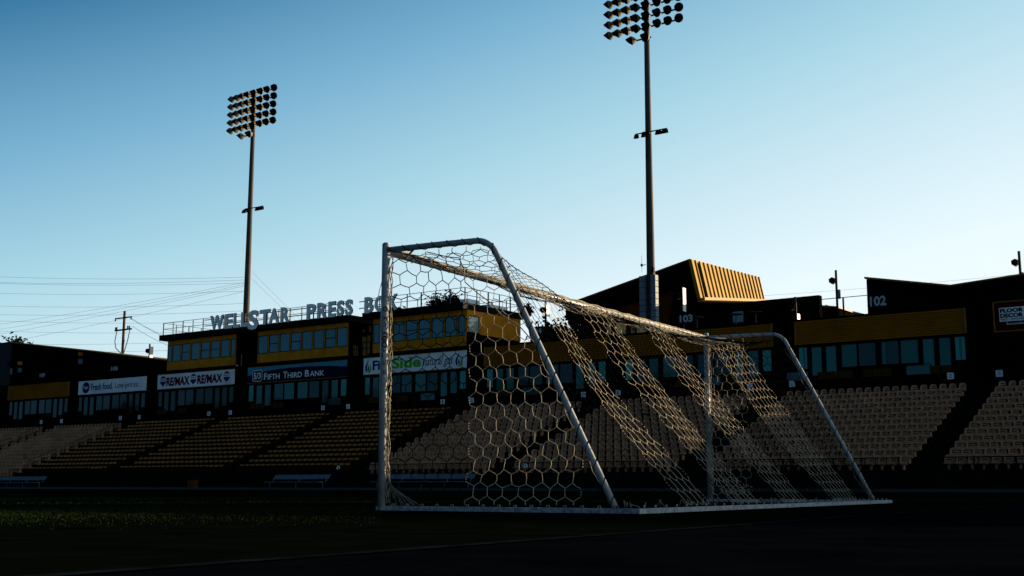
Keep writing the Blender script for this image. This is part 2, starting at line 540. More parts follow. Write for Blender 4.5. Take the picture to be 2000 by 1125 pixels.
def fback(b, s_):
    t = min(1, max(0, s_ / 2.46))
    ta, tz = topc(b)
    k = 4*t*(1-t)
    b = b + 0.55 * t**1.6 * (1 - b/GW) * min(1, b/0.5) + 0.03*math.sin(t*7 + b*1.3)*4*t*(1-t)
    a = ta + (2.33 - ta) * t - 0.035 * k + 0.022*math.sin(b*2.9+t*3.1)*k + 0.008*math.sin(b*9.1 + 1)*k
    z = tz + (0.05 - tz) * t - 0.02 * k
    return (a, b, z)
net_panel([(0.03, 0.0), (0.03, 2.46), (GW-0.03, 2.46), (GW-0.03, 0.0)], fback, 3, BANDS, jit=0.007, rr=0.0020, r=0.088, sx=0.86)
def ftop(b, s_):
    t = min(1, max(0, s_))
    ta, tz = topc(b)
    a = ta * t + 0.02
    k = 4*t*(1-t)
    return (a, b, 2.245 + (tz - 2.245) * t - 0.07 * k + 0.02*math.sin(b*6.3 + t*3)*k)
net_panel([(0.03, 0.0), (0.03, 1.0), (GW-0.03, 1.0), (GW-0.03, 0.0)], ftop, 6, BANDS, r=0.082, rr=0.0023, sx=0.8)
DARK.build('net', M['rope_black'], goal, True, True)['label'] = 'black cords of the net'
CREAM.build('net', M['rope'], goal, True, True)['label'] = 'cream bands of the net'
# --- lacing: ropes that tie the net to the frame
lc = MB(); lk = MB()
def spiral(path, rad, pitch, rr=0.003, phase=0.0, wob=0.0, dst=None):
    path = [Vector(p) for p in path]
    L = [0.0]
    for k in range(1, len(path)):
        L.append(L[-1] + (path[k]-path[k-1]).length)
    tot = L[-1]; n = max(4, int(tot / pitch * 9)); pts = []
    for i in range(n+1):
        s_ = tot*i/n
        k = 0
        while k < len(L)-2 and L[k+1] < s_: k += 1
        t = (s_-L[k])/(L[k+1]-L[k]); p = path[k].lerp(path[k+1], t); d = (path[k+1]-path[k]).normalized()
        up = Vector((0, 1, 0)) if abs(d.y) < .9 else Vector((0, 0, 1))
        a = d.cross(up).normalized(); b = d.cross(a)
        w = 2*math.pi*(s_/pitch)+phase
        rd = rad*(1+wob*math.sin(s_*23+phase))
        pts.append(p + a*math.cos(w)*rd + b*math.sin(w)*rd)
    (dst or lc).tube(pts, rr, 5, True)
for b in (0, GW):
    spiral([p for p in stay_path(b)], 0.031, 0.155, 0.0034, dst=lk)
    sg = 1 if b == 0 else -1
    for q in range(3):
        pts = []
        for i in range(60):
            z = 0.06 + 2.12 * i / 59
            pts.append((0.045 + 0.012*math.sin(z*17+q*2.1) + .004*q, b + sg*(0.018 + 0.014*math.sin(z*23+q*1.3)), z))
        lc.tube(pts, 0.0040, 5)
    spiral([(0.01, b + sg*0.012, 0.06), (0.01, b + sg*0.012, 2.2)], 0.046, 0.19, 0.003, wob=.15)
for q in range(3):
    pts = []
    for i in range(190):
        b = 0.05 + (GW-0.1) * i / 189
        pts.append((0.030 + 0.008*math.sin(b*11+q*2.2) - .014*q, b, 2.256 + 0.006*math.sin(b*(13+q)+q*1.7) + 0.006*q))
    lc.tube(pts, 0.0042, 5)
spiral([(0.004, 0.05, 2.232), (0.004, GW-0.05, 2.232)], 0.0375, 0.15, 0.003, wob=.08)
pts = []
for i in range(80):
    b = 0.02 + (GW-0.04)*i/79
    a, z = topc(b)
    pts.append((a, b, z))
lk.tube(pts, 0.004, 6)
# hanging border ropes on both sides
for b, sg in ((0, 1), (GW, -1)):
    pts = [(0.40, b+sg*.05, 2.20), (0.60, b+sg*.08, 2.14), (0.72, b+sg*.07, 2.12), (0.78, b+sg*.06, 2.02), (0.80, b+sg*.05, 1.90), (0.92, b+sg*.05, 1.80), (1.06, b+sg*.05, 1.70), (1.16, b+sg*.04, 1.60), (1.33, b+sg*.035, 1.50), (stay_a(1.3)-.03, b+sg*.03, 1.30)]
    if b == 0: lc.tube(pts, 0.0048, 6)
    pts = [(stay_a(z) - 0.045 + .02*math.sin(z*15), b + sg*0.03, z) for z in [0.05 + k*0.09 for k in range(23)]]
    lc.tube(pts, 0.0032, 5)
# loose ends at the near post foot and clips along the base bars
for k in range(15):
    a = 0.12 + k*0.15
    for b in (0, GW):
        MB().tube([(a-.014, b+.0, 0.04), (a-.008, b, 0.055), (a+.008, b, 0.055), (a+.014, b, 0.04)], 0.004, 5).build('net_clip', M['white'], goal, True, True)
for k in range(36):
    b = 0.1 + k*0.205
    MB().tube([(2.40, b-.014, 0.042), (2.40, b-.008, 0.058), (2.40, b+.008, 0.058), (2.40, b+.014, 0.042)], 0.004, 5).build('net_clip', M['white'], goal, True, True)
lk.build('lacing', M['rope_black'], goal, True, True)['label'] = 'black lacing of the net'
fr = lc; rr_ = random.Random(8)
for k in range(9):
    x1 = 0.08 + 0.33*k/9
    fr.tube([(0.05, 0.02, 0.30 - .01*k), (0.05 + (x1-.05)*.5, 0.03, 0.16 - .004*k), (x1, 0.02 + rr_.uniform(-.01, .02), 0.045)], 0.0022, 4)
for k in range(26):
    b = rr_.uniform(0.0, 3.4); a = 2.30 + rr_.uniform(-.06, .05)
    fr.tube([(a, b, 0.045), (a+rr_.uniform(-.04, .04), b+rr_.uniform(-.03, .03), 0.07+rr_.uniform(0, .04)), (a+rr_.uniform(-.05, .05), b+rr_.uniform(.02, .07), 0.046)], 0.0024, 4)
lc.build('lacing', M['lace'], goal, True, True)
# ribbon fluttering from the near post
MB().tube([(-0.034, 0, 1.985), (-0.06, 0.0, 1.90), (-0.075, 0.0, 1.84), (-0.09, 0, 1.815)], 0.0035, 5).build('ribbon', M['lace'], goal, True, True)
# vertical lettering on the near post, reads downwards, wrapped on the tube
def wrap_text(body, zt, zb, ang0, wid, parent):
    src = text_mesh(body, 0, 0.04)
    vs = [v.co.copy() for v in src.vertices]
    ax, bx = min(v.x for v in vs), max(v.x for v in vs); ay, by = min(v.y for v in vs), max(v.y for v in vs)
    mb = MB()
    for v in vs:
        z = zt - (v.x-ax)/(bx-ax)*(zt-zb)
        th = ang0 + ((v.y-ay)/(by-ay)-.5) * wid / PR
        mb.v.append(((PR+0.0012)*math.cos(th), (PR+0.0012)*math.sin(th), z))
    mb.f = [tuple(p.vertices) for p in src.polygons]
    bpy.data.meshes.remove(src)
    return mb.build('lettering', M['ink'], parent, False, True)
post0 = [c for c in goal.children if c.name.startswith('post')][0]
wrap_text('KWIKGOAL', 1.66, 1.30, R(-50), 0.046, post0)
lg = MB()
for zc, rr2 in ((1.72, .020), (1.25, .014), (1.17, .014)):
    for ring in (1.0, 0.55):
        n = 18; i = len(lg.v)
        for k in range(n):
            for q in (rr2*ring, rr2*ring*0.72):
                t = 2*math.pi*k/n
                th = R(-48) + q*math.cos(t)/PR
                lg.v.append(((PR+.0012)*math.cos(th), (PR+.0012)*math.sin(th), zc + q*math.sin(t)*1.2))
        for k in range(n):
            j = (k+1) % n
            lg.f.append((i+2*k, i+2*k+1, i+2*j+1, i+2*j))
lg.build('round_emblem', M['ink'], post0, False, True)

# ------------------------------------------------------------------ unseen fence added toward the sun to shade the foot of the net
BP = 14.0
shade_fence = thing('unseen_shade_fence', (GX, GY, 0), 'added unseen fence beyond the right edge that shades the lower net', 'fence', rz=GA)
HB = 2.08
for k in range(9):
    x = BP-9.4 + k*1.3
    MB().box(x, x+1.299, BP+.002*(k % 2), BP+0.04+.002*(k % 2), 0.0, HB).build('shade_panel', M['board'], shade_fence, False, True)
    MB().box(x, x+.08, BP+.043, BP+.12, 0, HB).build('post', M['board'], shade_fence, False, True)

# ------------------------------------------------------------------ grandstand terrace with rows of seats
NR = 13
YF, YB = 56.0, 66.0
DY = (YB-YF)/(NR-1); DZ = 0.3333
ZS0 = 0.98            # floor height of the front row
stand = thing('seating_terrace', (-55, 60, 0), 'dark stepped concrete seating terrace along the pitch', 'terrace')
t_ = MB()
prof = [(54.6, 0.0), (54.6, 0.92)]
for r in range(NR):
    y = YF + r*DY
    prof.append((y-0.45, ZS0 - 0.06 + r*DZ - (DZ if r else 0) if r else 0.92))
    prof.append((y-0.45, ZS0 - 0.06 + r*DZ))
prof.append((YB+0.75, ZS0-0.06+(NR-1)*DZ)); prof.append((YB+0.75, 5.55)); prof.append((69.0, 5.55)); prof.append((69.0, 0.0))
n = len(prof); X0, X1 = -128.0, 21.0
t_.v = [(X0, y, z) for y, z in prof] + [(X1, y, z) for y, z in prof]
t_.f = [tuple(range(n)), tuple(reversed(range(n, 2*n)))] + [(k, k+n, (k+1) % n + n, (k+1) % n) for k in range(n)]
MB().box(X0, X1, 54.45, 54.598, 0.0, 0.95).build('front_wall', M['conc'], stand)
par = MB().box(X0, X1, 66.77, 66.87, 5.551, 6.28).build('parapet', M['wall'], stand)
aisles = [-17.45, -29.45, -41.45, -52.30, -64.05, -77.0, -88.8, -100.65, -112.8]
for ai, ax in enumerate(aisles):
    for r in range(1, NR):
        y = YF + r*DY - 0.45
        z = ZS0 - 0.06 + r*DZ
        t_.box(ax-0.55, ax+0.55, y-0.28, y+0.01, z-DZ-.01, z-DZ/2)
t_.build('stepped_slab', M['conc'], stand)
hrl = ['black aisle handrail in the stairs %s' % s for s in (
    'right of the big tan block under the 102 sign', 'left of the seats under the 102 sign', 'behind the net under the 103 sign',
    'between gold and tan seats behind the side net', 'just left of the near goal post', 'between two gold blocks under the navy bank banner',
    'between gold seats under the balloon banner', 'where gold seats meet the far tan block', 'farthest left among the distant tan seats')]
for ai, ax in enumerate(aisles):
    h = MB()
    for seg in range(3):
        r0, r1 = seg*4 + 1, seg*4 + 4
        pts = []
        for r in (r0, r1):
            y = YF + r*DY - 0.3; z = ZS0 - 0.06 + r*DZ
            pts.append((ax, y, z))
        a, b = pts
        h.tube([a, (a[0], a[1], a[2]+.9), (b[0], b[1], b[2]+.9), b], 0.022, 6)
        h.tube([(a[0], a[1], a[2]+.5), (b[0], b[1], b[2]+.5)], 0.016, 6)
        mid = [(a[i]+b[i])/2 for i in range(3)]
        h.tube([mid, (mid[0], mid[1], mid[2]+.9)], 0.018, 6)
    o = h.build('aisle_handrail', M['black'])
    tag(o, hrl[ai], 'handrail', 'handrails in the aisles')

# front fence: black top rail and mesh between posts, one run per block
blocks = [('tan', -16.75, 6.0), ('tan', -28.45, -18.25), ('tan', -40.55, -30.45), ('tan', -51.5, -42.35),
          ('gold', -63.3, -53.1), ('gold', -76.2, -64.8), ('gold', -87.9, -77.7), ('tan', -99.8, -89.8), ('tan', -111.9, -101.5)]
fl = ['at the far right behind the asphalt', 'under the seats below the 102 sign', 'behind the far goal post', 'behind the hexagons of the side net',
      'left of the near goal post under gold seats', 'under gold seats behind the middle silver bench', 'under gold seats at left centre',
      'under tan seats near the left edge', 'at the far left edge']
for bi, (kind, xa, xb) in enumerate(blocks):
    f_ = thing('front_fence', ((xa+xb)/2, 54.5, 0.95), 'low black mesh fence ' + fl[bi], 'fence', 'fence runs in front of the seats')
    q = MB()
    q.box(xa, xb, 54.49, 54.53, 1.46, 1.51).box(xa, xb, 54.49, 54.53, 0.98, 1.01)
    np_ = max(2, int((xb-xa)/1.7))
    for k in range(np_+1):
        x = xa + (xb-xa)*k/np_
        q.box(x-.025, x+.025, 54.485, 54.535, 0.951, 1.459)
    q.build('frame', M['black'], f_)
    w = MB()
    st_ = 0.07 if xb > -55 else 0.12
    k = xa + 0.05
    while k < xb - .05:
        w.box(k, k+.007, 54.505, 54.512, 1.011, 1.459); k += st_
    z = 1.06
    while z < 1.45:
        w.box(xa, xb, 54.502, 54.504, z, z+.007); z += st_
    w.build('wire_mesh', M['mesh'], f_)

# --- seats
def tan_back():
    b = MB()
    # shell outline in (x, z), slightly rounded top, built as strips with two slots
    cols = [(-.21, .0), (-.215, .12), (-.205, .26), (-.18, .36), (-.13, .40), (0, .415), (.13, .40), (.18, .36), (.205, .26), (.215, .12), (.21, .0)]
    def bow(x, z):
        return 0.05 * (x/.215)**2 * -1 + 0.10*z
    def pl(poly):
        n = len(poly)
        lo = [(x, bow(x, z), z) for x, z in poly]; hi = [(x, bow(x, z)+.022, z) for x, z in poly]
        b.hull8(lo, hi)
    # sides
    pl([(-.21, 0), (-.125, 0), (-.12, .30), (-.13, .40), (-.18, .36), (-.205, .26), (-.215, .12)])
    pl([(.125, 0), (.21, 0), (.215, .12), (.205, .26), (.18, .36), (.13, .40), (.12, .30)])
    pl([(-.12, .30), (.0, .31), (.12, .30), (.13, .40), (0, .415), (-.13, .40)])
    pl([(-.122, .205), (.122, .205), (.121, .255), (0, .265), (-.121, .255)])
    pl([(-.125, .0), (.125, .0), (.1225, .165), (-.1225, .165)])
    return b
def tan_pan():
    b = MB()
    b.hull8([(-.20, -.42, .02), (.20, -.42, .02), (.205, .0, -.01), (-.205, .0, -.01)], [(-.20, -.42, .055), (.20, -.42, .055), (.205, .0, .025), (-.205, .0, .025)])
    b.box(-.03, .03, -.2, .1, -.30, -.012)
    return b
def gold_seat():
    b = MB()
    b.hull8([(-.20, -.03, .285), (.16, -.03, .285), (.20, .02, .415), (-.16, .02, .415)], [(-.20, -.005, .275), (.16, -.005, .275), (.20, .045, .405), (-.16, .045, .405)])
    return b
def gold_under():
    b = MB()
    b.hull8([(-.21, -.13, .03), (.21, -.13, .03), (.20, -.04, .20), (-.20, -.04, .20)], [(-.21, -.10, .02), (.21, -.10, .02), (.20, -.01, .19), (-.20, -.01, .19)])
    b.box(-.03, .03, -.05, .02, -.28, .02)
    return b
tb, tp = tan_back(), tan_pan()
tb.v = [(x*.87, y, z*1.02) for x, y, z in tb.v]; tp.v = [(x*.80, y*.85, z-.02) for x, y, z in tp.v]
me_tb, me_tp = tb.mesh('seat_backrest', M['tan']), tp.mesh('seat_pan', M['tan'])
gs, gu = gold_seat(), gold_under()
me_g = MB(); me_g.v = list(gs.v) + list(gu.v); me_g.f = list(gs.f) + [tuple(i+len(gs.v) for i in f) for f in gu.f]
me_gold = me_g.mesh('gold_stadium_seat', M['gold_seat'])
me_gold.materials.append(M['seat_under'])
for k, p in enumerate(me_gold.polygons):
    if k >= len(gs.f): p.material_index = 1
ORD = ['', 'first', 'second', 'third', 'fourth', 'fifth', 'sixth', 'seventh', 'eighth', 'ninth', 'tenth', 'eleventh', 'twelfth', 'thirteenth',
       'fourteenth', 'fifteenth', 'sixteenth', 'seventeenth', 'eighteenth', 'nineteenth', 'twentieth', 'twenty-first', 'twenty-second', 'twenty-third',
       'twenty-fourth', 'twenty-fifth']
cpos = Vector((0, 0, .2))
slots = {'tan': [], 'gold': []}
rs = random.Random(5)
bname = ['right of wide stairs', 'under 102 sign', 'under 103 sign', 'behind the side net', 'beside near post', 'under navy banner', 'under balloon banner', '', '']
for bi, (kind, xa, xb) in enumerate(blocks):
    nx = int(round((xb-xa)/0.51))
    if bi == 0: nx = 14; xb = xa + nx*.51
    for r in range(NR):
        for k in range(nx):
            x = xa + (k+.5)*(xb-xa)/nx
            if rs.random() < 0.006: continue
            y = YF + r*DY; z = ZS0 - 0.06 + 0.30 + r*DZ
            rz = rs.uniform(-.02, .02)
            slots[kind].append(((Vector((x, y, z))-cpos).length, x, y, z, rz, bi, r, k, nx))
_d0 = (Vector((-20, 56, 1))-cpos).length
def in_view(x, y, z):
    v = Vector((x, y, z)) - cpos
    dd = v.dot(_f)
    return dd > 1 and abs(v.dot(_r2)/dd) < 0.43
for kind, L in slots.items():
    vis = [s for s in L if in_view(*s[1:4])]
    vis.sort()
    near, rest = vis[:300], vis[300:]
    rest += [s for s in L if not in_view(*s[1:4]) and s[1] > -20]
    first = None
    for (d, x, y, z, rz, bi, r, k, nx) in near:
        side = 'left' if k < nx - k else 'right'
        kk = k+1 if side == 'left' else nx-k
        lab = '%s chair, %s row up, %s from %s end, block %s' % (kind, ORD[r+1], ORD[kk], side, bname[bi])
        if kind == 'tan':
            e = thing('plastic_chair', (x, y, z), lab, 'chair', 'tan seats nearest the goal', rz)
            for nm, me in (('backrest', me_tb), ('seat_pan', me_tp)):
                c = bpy.data.objects.new(nm, me); COL.objects.link(c); c.parent = e
        else:
            e = bpy.data.objects.new('folding_chair', me_gold); COL.objects.link(e)
            e.location = (x, y, z); e.rotation_euler = (0, 0, rz)
            tag(e, lab, 'chair', 'gold seats left of the near post')
    sm = MB(); src = me_gold if kind == 'gold' else None
    parts = ([me_gold] if kind == 'gold' else [me_tb, me_tp])
    mi = []
    for (d, x, y, z, rz, bi, r, k, nx) in rest:
        for me in parts:
            i = len(sm.v); cr, sr = math.cos(rz), math.sin(rz)
            sm.v += [(x+v.co.x*cr-v.co.y*sr, y+v.co.x*sr+v.co.y*cr, z+v.co.z) for v in me.vertices]
            for p in me.polygons:
                sm.f.append(tuple(i+j for j in p.vertices)); mi.append(p.material_index)
    o = sm.build('distant_seats', M['gold_seat'] if kind == 'gold' else M['tan'])
    if kind == 'gold':
        o.data.materials.append(M['seat_under'])
        o.data.polygons.foreach_set('material_index', mi)
    tag(o, 'rows of %s seats farther along the stand' % kind, 'seats', kind='stuff')

# small white notices beside the aisles on the parapet
nl = []
for x, a_, b_ in ((-19.32, 'right', 'the seats under 102'), (-16.80, 'left', 'the far right block'), (-28.36, 'left', 'the seats under 102'), (-31.00, 'right', 'the seats under 103'),
      (-40.12, 'left', 'the seats under 103'), (-42.74, 'right', 'the tan block behind the side net'), (-51.92, 'left', 'the tan block behind the side net'),
      (-54.52, 'right', 'gold seats by the near post'), (-63.66, 'left', 'gold seats by the near post'), (-66.28, 'right', 'gold seats under the navy banner'),
      (-76.73, 'left', 'gold seats under the navy banner'), (-79.36, 'right', 'gold seats under the balloons'), (-88.44, 'left', 'gold seats under the balloons'),
      (-91.08, 'right', 'tan seats under the food banner'), (-99.8, 'left', 'tan seats under the food banner'), (-103.0, 'right', 'the farthest tan seats')):
    nl.append((x, a_ + ' end of ' + b_))
for x, s_ in nl:
    o = thing('notice_sign', (x, 66.74, 5.93), 'small white notice above the ' + s_, 'sign', 'small white notices beside the aisles')
    MB().box(x-.17, x+.17, 66.735, 66.769, 5.93, 6.27).build('plate', M['banner'], o)
    q = MB()
    for k in range(3): q.box(x-.12+.02*k, x+.12-.01*k, 66.731, 66.7345, 6.00+.08*k, 6.035+.08*k)
    q.build('printed_lines', M['blue'], o)

# ------------------------------------------------------------------ suites on top of the terrace
FY = 69.2
def window(parent, x0, x1, z0, z1, gm, split=False, y=None, fr_=0.05):
    y = FY if y is None else y
    w = MB()
    w.box(x0-fr_, x1+fr_, y-.05, y-.002, z0-fr_, z0).box(x0-fr_, x1+fr_, y-.05, y-.002, z1, z1+fr_)
    w.box(x0-fr_, x0, y-.05, y-.002, z0, z1).box(x1, x1+fr_, y-.05, y-.002, z0, z1)
    if split: w.box(x0, x1, y-.05, y-.002, (z0+z1)/2-.03, (z0+z1)/2+.03)
    fo = w.build('window', M['frame'], parent)
    MB().box(x0, x1, y-.022, y-.004, z0, z1).build('pane', gm, fo)
def corrugated(parent, x0, x1, z0, z1, name='corrugated_band', y=None):
    y = FY if y is None else y
    q = MB(); nb = 11; h = (z1-z0)/nb
    pts = []
    for k in range(nb):
        z = z0 + k*h
        pts += [(y-.16, z), (y-.16, z+h*.50), (y-.01, z+h*.56), (y-.01, z+h*.97)]
    pts += [(y-.16, z1), (y-.001, z1), (y-.001, z0)]
    n = len(pts)
    q.v = [(x0, a, b) for a, b in pts] + [(x1, a, b) for a, b in pts]
    q.f = [tuple(reversed(range(n))), tuple(range(n, 2*n))] + [(k, (k+1) % n, (k+1) % n + n, k+n) for k in range(n)]
    q.build(name, M['goldband'], parent)
    e = MB()
    for x in (x0-.07, x1): e.box(x, x+.07, y-.18, y-.001, z0, z1)
    e.build('end_trim', M['trim'], parent)
def suite(x0, x1, label, wins, band=True, ztop=10.2, left=0.9, right=0.9):
    s = thing('stadium_suite', ((x0+x1)/2, FY, 5.55), label, 'building', 'suites along the top of the terrace')
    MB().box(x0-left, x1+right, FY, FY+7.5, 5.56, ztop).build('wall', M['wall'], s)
    if band: corrugated(s, x0, x1, 8.64, 10.07)
    for (a, b, z0, z1, g_) in wins:
        window(s, a, b, z0, z1, M[g_])
    return s
def std_windows(x0, x1):
    L = 'glass_low'; C = 'glass_low2'
    u = (x1-x0)/9.93
    rw = random.Random(int(abs(x0)*10))
    base = [(0.12, 0.63, 7.16, 8.46, C), (0.92, 1.53, 6.75, 8.42, L), (1.81, 2.43, 6.72, 8.42, L), (2.77, 3.69, 7.16, 8.46, L), (3.80, 4.80, 7.16, 8.46, L),
            (5.14, 6.14, 7.17, 8.47, L), (6.27, 7.26, 7.17, 8.47, L), (7.54, 8.15, 6.72, 8.46, L), (8.45, 9.06, 6.9, 8.46, L), (9.33, 9.87, 7.18, 8.46, C)]
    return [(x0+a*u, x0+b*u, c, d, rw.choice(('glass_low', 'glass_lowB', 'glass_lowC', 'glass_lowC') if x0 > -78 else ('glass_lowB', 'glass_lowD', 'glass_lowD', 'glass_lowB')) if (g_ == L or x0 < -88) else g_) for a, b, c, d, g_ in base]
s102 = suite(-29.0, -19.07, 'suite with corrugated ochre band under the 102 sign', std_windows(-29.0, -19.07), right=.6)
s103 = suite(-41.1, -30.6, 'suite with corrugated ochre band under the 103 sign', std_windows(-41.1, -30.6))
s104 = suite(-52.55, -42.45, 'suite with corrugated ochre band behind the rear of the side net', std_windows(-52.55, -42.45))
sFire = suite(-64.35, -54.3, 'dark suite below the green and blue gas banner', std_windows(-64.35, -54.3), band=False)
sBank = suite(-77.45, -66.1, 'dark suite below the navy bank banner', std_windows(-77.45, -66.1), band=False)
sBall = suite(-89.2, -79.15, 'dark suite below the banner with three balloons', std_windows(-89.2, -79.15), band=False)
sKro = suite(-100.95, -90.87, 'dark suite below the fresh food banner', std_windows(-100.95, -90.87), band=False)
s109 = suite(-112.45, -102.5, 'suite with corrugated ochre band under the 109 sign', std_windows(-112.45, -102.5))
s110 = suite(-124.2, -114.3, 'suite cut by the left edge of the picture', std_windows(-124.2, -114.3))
s101 = suite(-17.4, -7.0, 'dark suite behind the maroon flooring banner', [], band=False)
sEnd = thing('stadium_suite', (15, FY, 5.55), 'dark end suites beyond the right edge', 'building', 'suites along the top of the terrace')
MB().box(-5.9, 21, FY, FY+7.5, 5.56, 12.5).build('wall', M['wall'], sEnd)
# bright curtains behind the outer panes of the 102 suite
for (a, b, z0, z1) in ((-19.45, -19.30, 7.22, 8.42), (-23.80, -23.62, 7.2, 8.44), (-28.62, -28.50, 7.2, 8.44)):
    MB().box(a, b, FY-.026, FY-.0225, z0, z1).build('curtain_edge', mat('curtain_grey', (0.03, 0.13, 0.14), 0.7), s102)

# terrace chairs, glass screens and low balcony fronts before the suites
seatrow = []
cp = MB()
cp.box(-.25, .25, -.03, .03, .42, .86).box(-.26, .26, -.42, -.03, .38, .43)
for sx in (-.22, .22):
    cp.box(sx-.02, sx+.02, -.40, -.36, 0, .38).box(sx-.02, sx+.02, -.02, .02, 0, .42)
me_chair = cp.mesh('terrace_chair', M['chair'])
cnames = {0: 'the 102 suite', 1: 'the 103 suite', 2: 'the suite behind the side net', 3: 'the gas banner suite', 4: 'the navy banner suite', 5: 'the balloon banner suite'}
for mi_, (xa, pos) in enumerate(((-29.0, (2.0, 2.55, 3.1, 3.6, 4.75, 5.3, 5.85, 8.55, 9.15)), (-41.1, (2.0, 2.55, 3.1, 4.75, 5.3, 5.85, 8.55)), (-52.55, (2.0, 2.55, 3.1, 4.7, 5.3)),
                                (-64.35, (2.0, 2.55, 4.7, 5.3, 7.6)), (-77.45, (2.0, 2.55, 3.1, 4.7, 5.3)), (-89.2, (2.0, 2.6, 4.7, 5.3)))):
    for ci, dx in enumerate(pos):
        o = bpy.data.objects.new('terrace_chair', me_chair); COL.objects.link(o)
        o.location = (xa+dx, 67.9, 5.951); o.rotation_euler = (0, 0, rs.uniform(-.1, .1))
        tag(o, 'brown terrace chair, %s from the left, in front of %s' % (ORD[ci+1], cnames[mi_]), 'chair', 'brown chairs on the suite terraces')
plat = MB().box(X0, 21, 67.2, 69.0, 5.551, 5.95).build('upper_step', M['conc'], stand)
for gx_, lb in ((-28.0, 'left part of suite 102'), (-21.0, 'right part of the 102 suite'), (-47.0, 'suite behind the side net'), (-33.6, 'middle of the 103 suite'),
                (-56.0, 'gas banner suite'), (-65.2, 'gap left of the gas banner')):
    gq = thing('glass_screen', (gx_, 67.0, 6.28), 'low pale glass screen on the parapet before the ' + lb, 'screen', 'glass screens on the parapet')
    MB().box(gx_-.75, gx_+.55, 66.98, 67.0, 6.285, 6.78).build('pane', glass('screen_glass', (0.006, 0.035, 0.042), 0.4), gq)
    q = MB()
    for x in (gx_-.79, gx_+.55): q.box(x, x+.04, 66.97, 67.01, 5.96, 6.82)
    q.box(gx_-.79, gx_+.59, 66.97, 67.01, 6.82, 6.85); q.build('screen_frame', M['black'], gq)

# ------------------------------------------------------------------ press box storey
def pbox(x0, x1, label, nwin, splits, win_x=None, y1=77.0):
    s = thing('press_box', ((x0+x1)/2, FY, 10.2), label, 'building', 'press box storeys')
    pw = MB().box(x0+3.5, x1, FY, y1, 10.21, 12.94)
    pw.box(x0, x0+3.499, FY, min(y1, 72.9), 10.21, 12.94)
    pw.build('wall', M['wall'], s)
    # ochre panels: bottom and top strips split by dark joints, mullion strips between windows
    w = (x1-x0)
    wx = win_x
    for (a, b) in wx:
        pass
    joints = [x0] + [(wx[i][1]+wx[i+1][0])/2 for i in range(len(wx)-1)] + [x1]
    for i in range(len(joints)-1):
        a, b = joints[i]+.018, joints[i+1]-.018
        q = MB().box(a, b, FY-.06, FY-.001, 10.30, 11.04).box(a, b, FY-.06, FY-.001, 12.56, 12.94)
        if wx[i][0]-.05 > a: q.box(a, wx[i][0]-.05, FY-.06, FY-.001, 11.041, 12.559)
        if wx[i][1]+.05 < b: q.box(wx[i][1]+.05, b, FY-.06, FY-.001, 11.041, 12.559)
        q.build('ochre_panel', M['goldpanel'], s)
        window(s, wx[i][0], wx[i][1], 11.10, 12.50, M[('glass_high', 'glass_highB', 'glass_high', 'glass_highC', 'glass_highB')[(i*3+int(abs(x0))) % 5]], i in splits, y=FY-.01)
    MB().box(x0-.3, x1+.3, FY-.25, FY-.002, 10.12, 10.28).build('ledge', M['black'], s)
    return s
def spread(x0, x1, n, gap=.24, first=None, last=None):
    cols = []
    w = [1.0]*n
    if first: w[0] = first
    if last: w[-1] = last
    tot = sum(w); u = (x1-x0)/tot; x = x0
    for k in range(n):
        cols.append((x+gap/2, x+w[k]*u-gap/2)); x += w[k]*u
    return cols
pA = pbox(-88.1, -79.1, 'ochre press box at the left under the first letters', 8, (2, 4, 5), spread(-88.1, -79.1, 8, first=.5, last=.55))
pB = pbox(-76.42, -66.1, 'ochre press box in the middle above the navy banner', 8, (1, 3, 6), spread(-76.42, -66.1, 8))
pC = pbox(-63.5, -54.35, 'ochre press box at the right seen through the side net', 8, (1, 3, 4), spread(-63.5, -54.35, 8, first=.6, last=.62), y1=75.9)
# right end wall of press box C
XR = -54.35
q = MB()
for (ya, yb) in ((69.2, 70.75), (70.78, 72.3), (72.33, 74.0), (74.03, 75.88)):
    if ya == 69.2:
        q.box(XR+.002, XR+.06, ya, yb, 12.55, 12.94)
        q.box(XR+.002, XR+.06, ya, 69.35, 11.301, 12.549).box(XR+.002, XR+.06, 70.62, yb, 11.301, 12.549)
    else:
        q.box(XR+.002, XR+.06, ya, yb, 11.25, 12.94)
q.build('end_panel', M['goldpanel'], pC)
fo = MB().box(XR+.004, XR+.05, 69.36, 69.41, 11.31, 12.54).box(XR+.004, XR+.05, 70.56, 70.61, 11.31, 12.54).box(XR+.004, XR+.05, 69.41, 70.56, 11.31, 11.36).box(XR+.004, XR+.05, 69.41, 70.56, 12.49, 12.54).build('window', M['frame'], pC)
MB().box(XR+.006, XR+.03, 69.41, 70.56, 11.36, 12.49).build('pane', M['glass_sun'], fo)
# parapet roofs
rA = MB().box(-88.7, -65.65, FY-.55, 78.0, 12.96, 13.44).build('roof', M['black'], pB)
rC = MB().prism_y([(-64.2, 12.96), (-54.25, 12.96), (-54.25, 13.44), (-64.2, 13.44)], FY-.55, 76.2).build('roof', M['black'], pC)
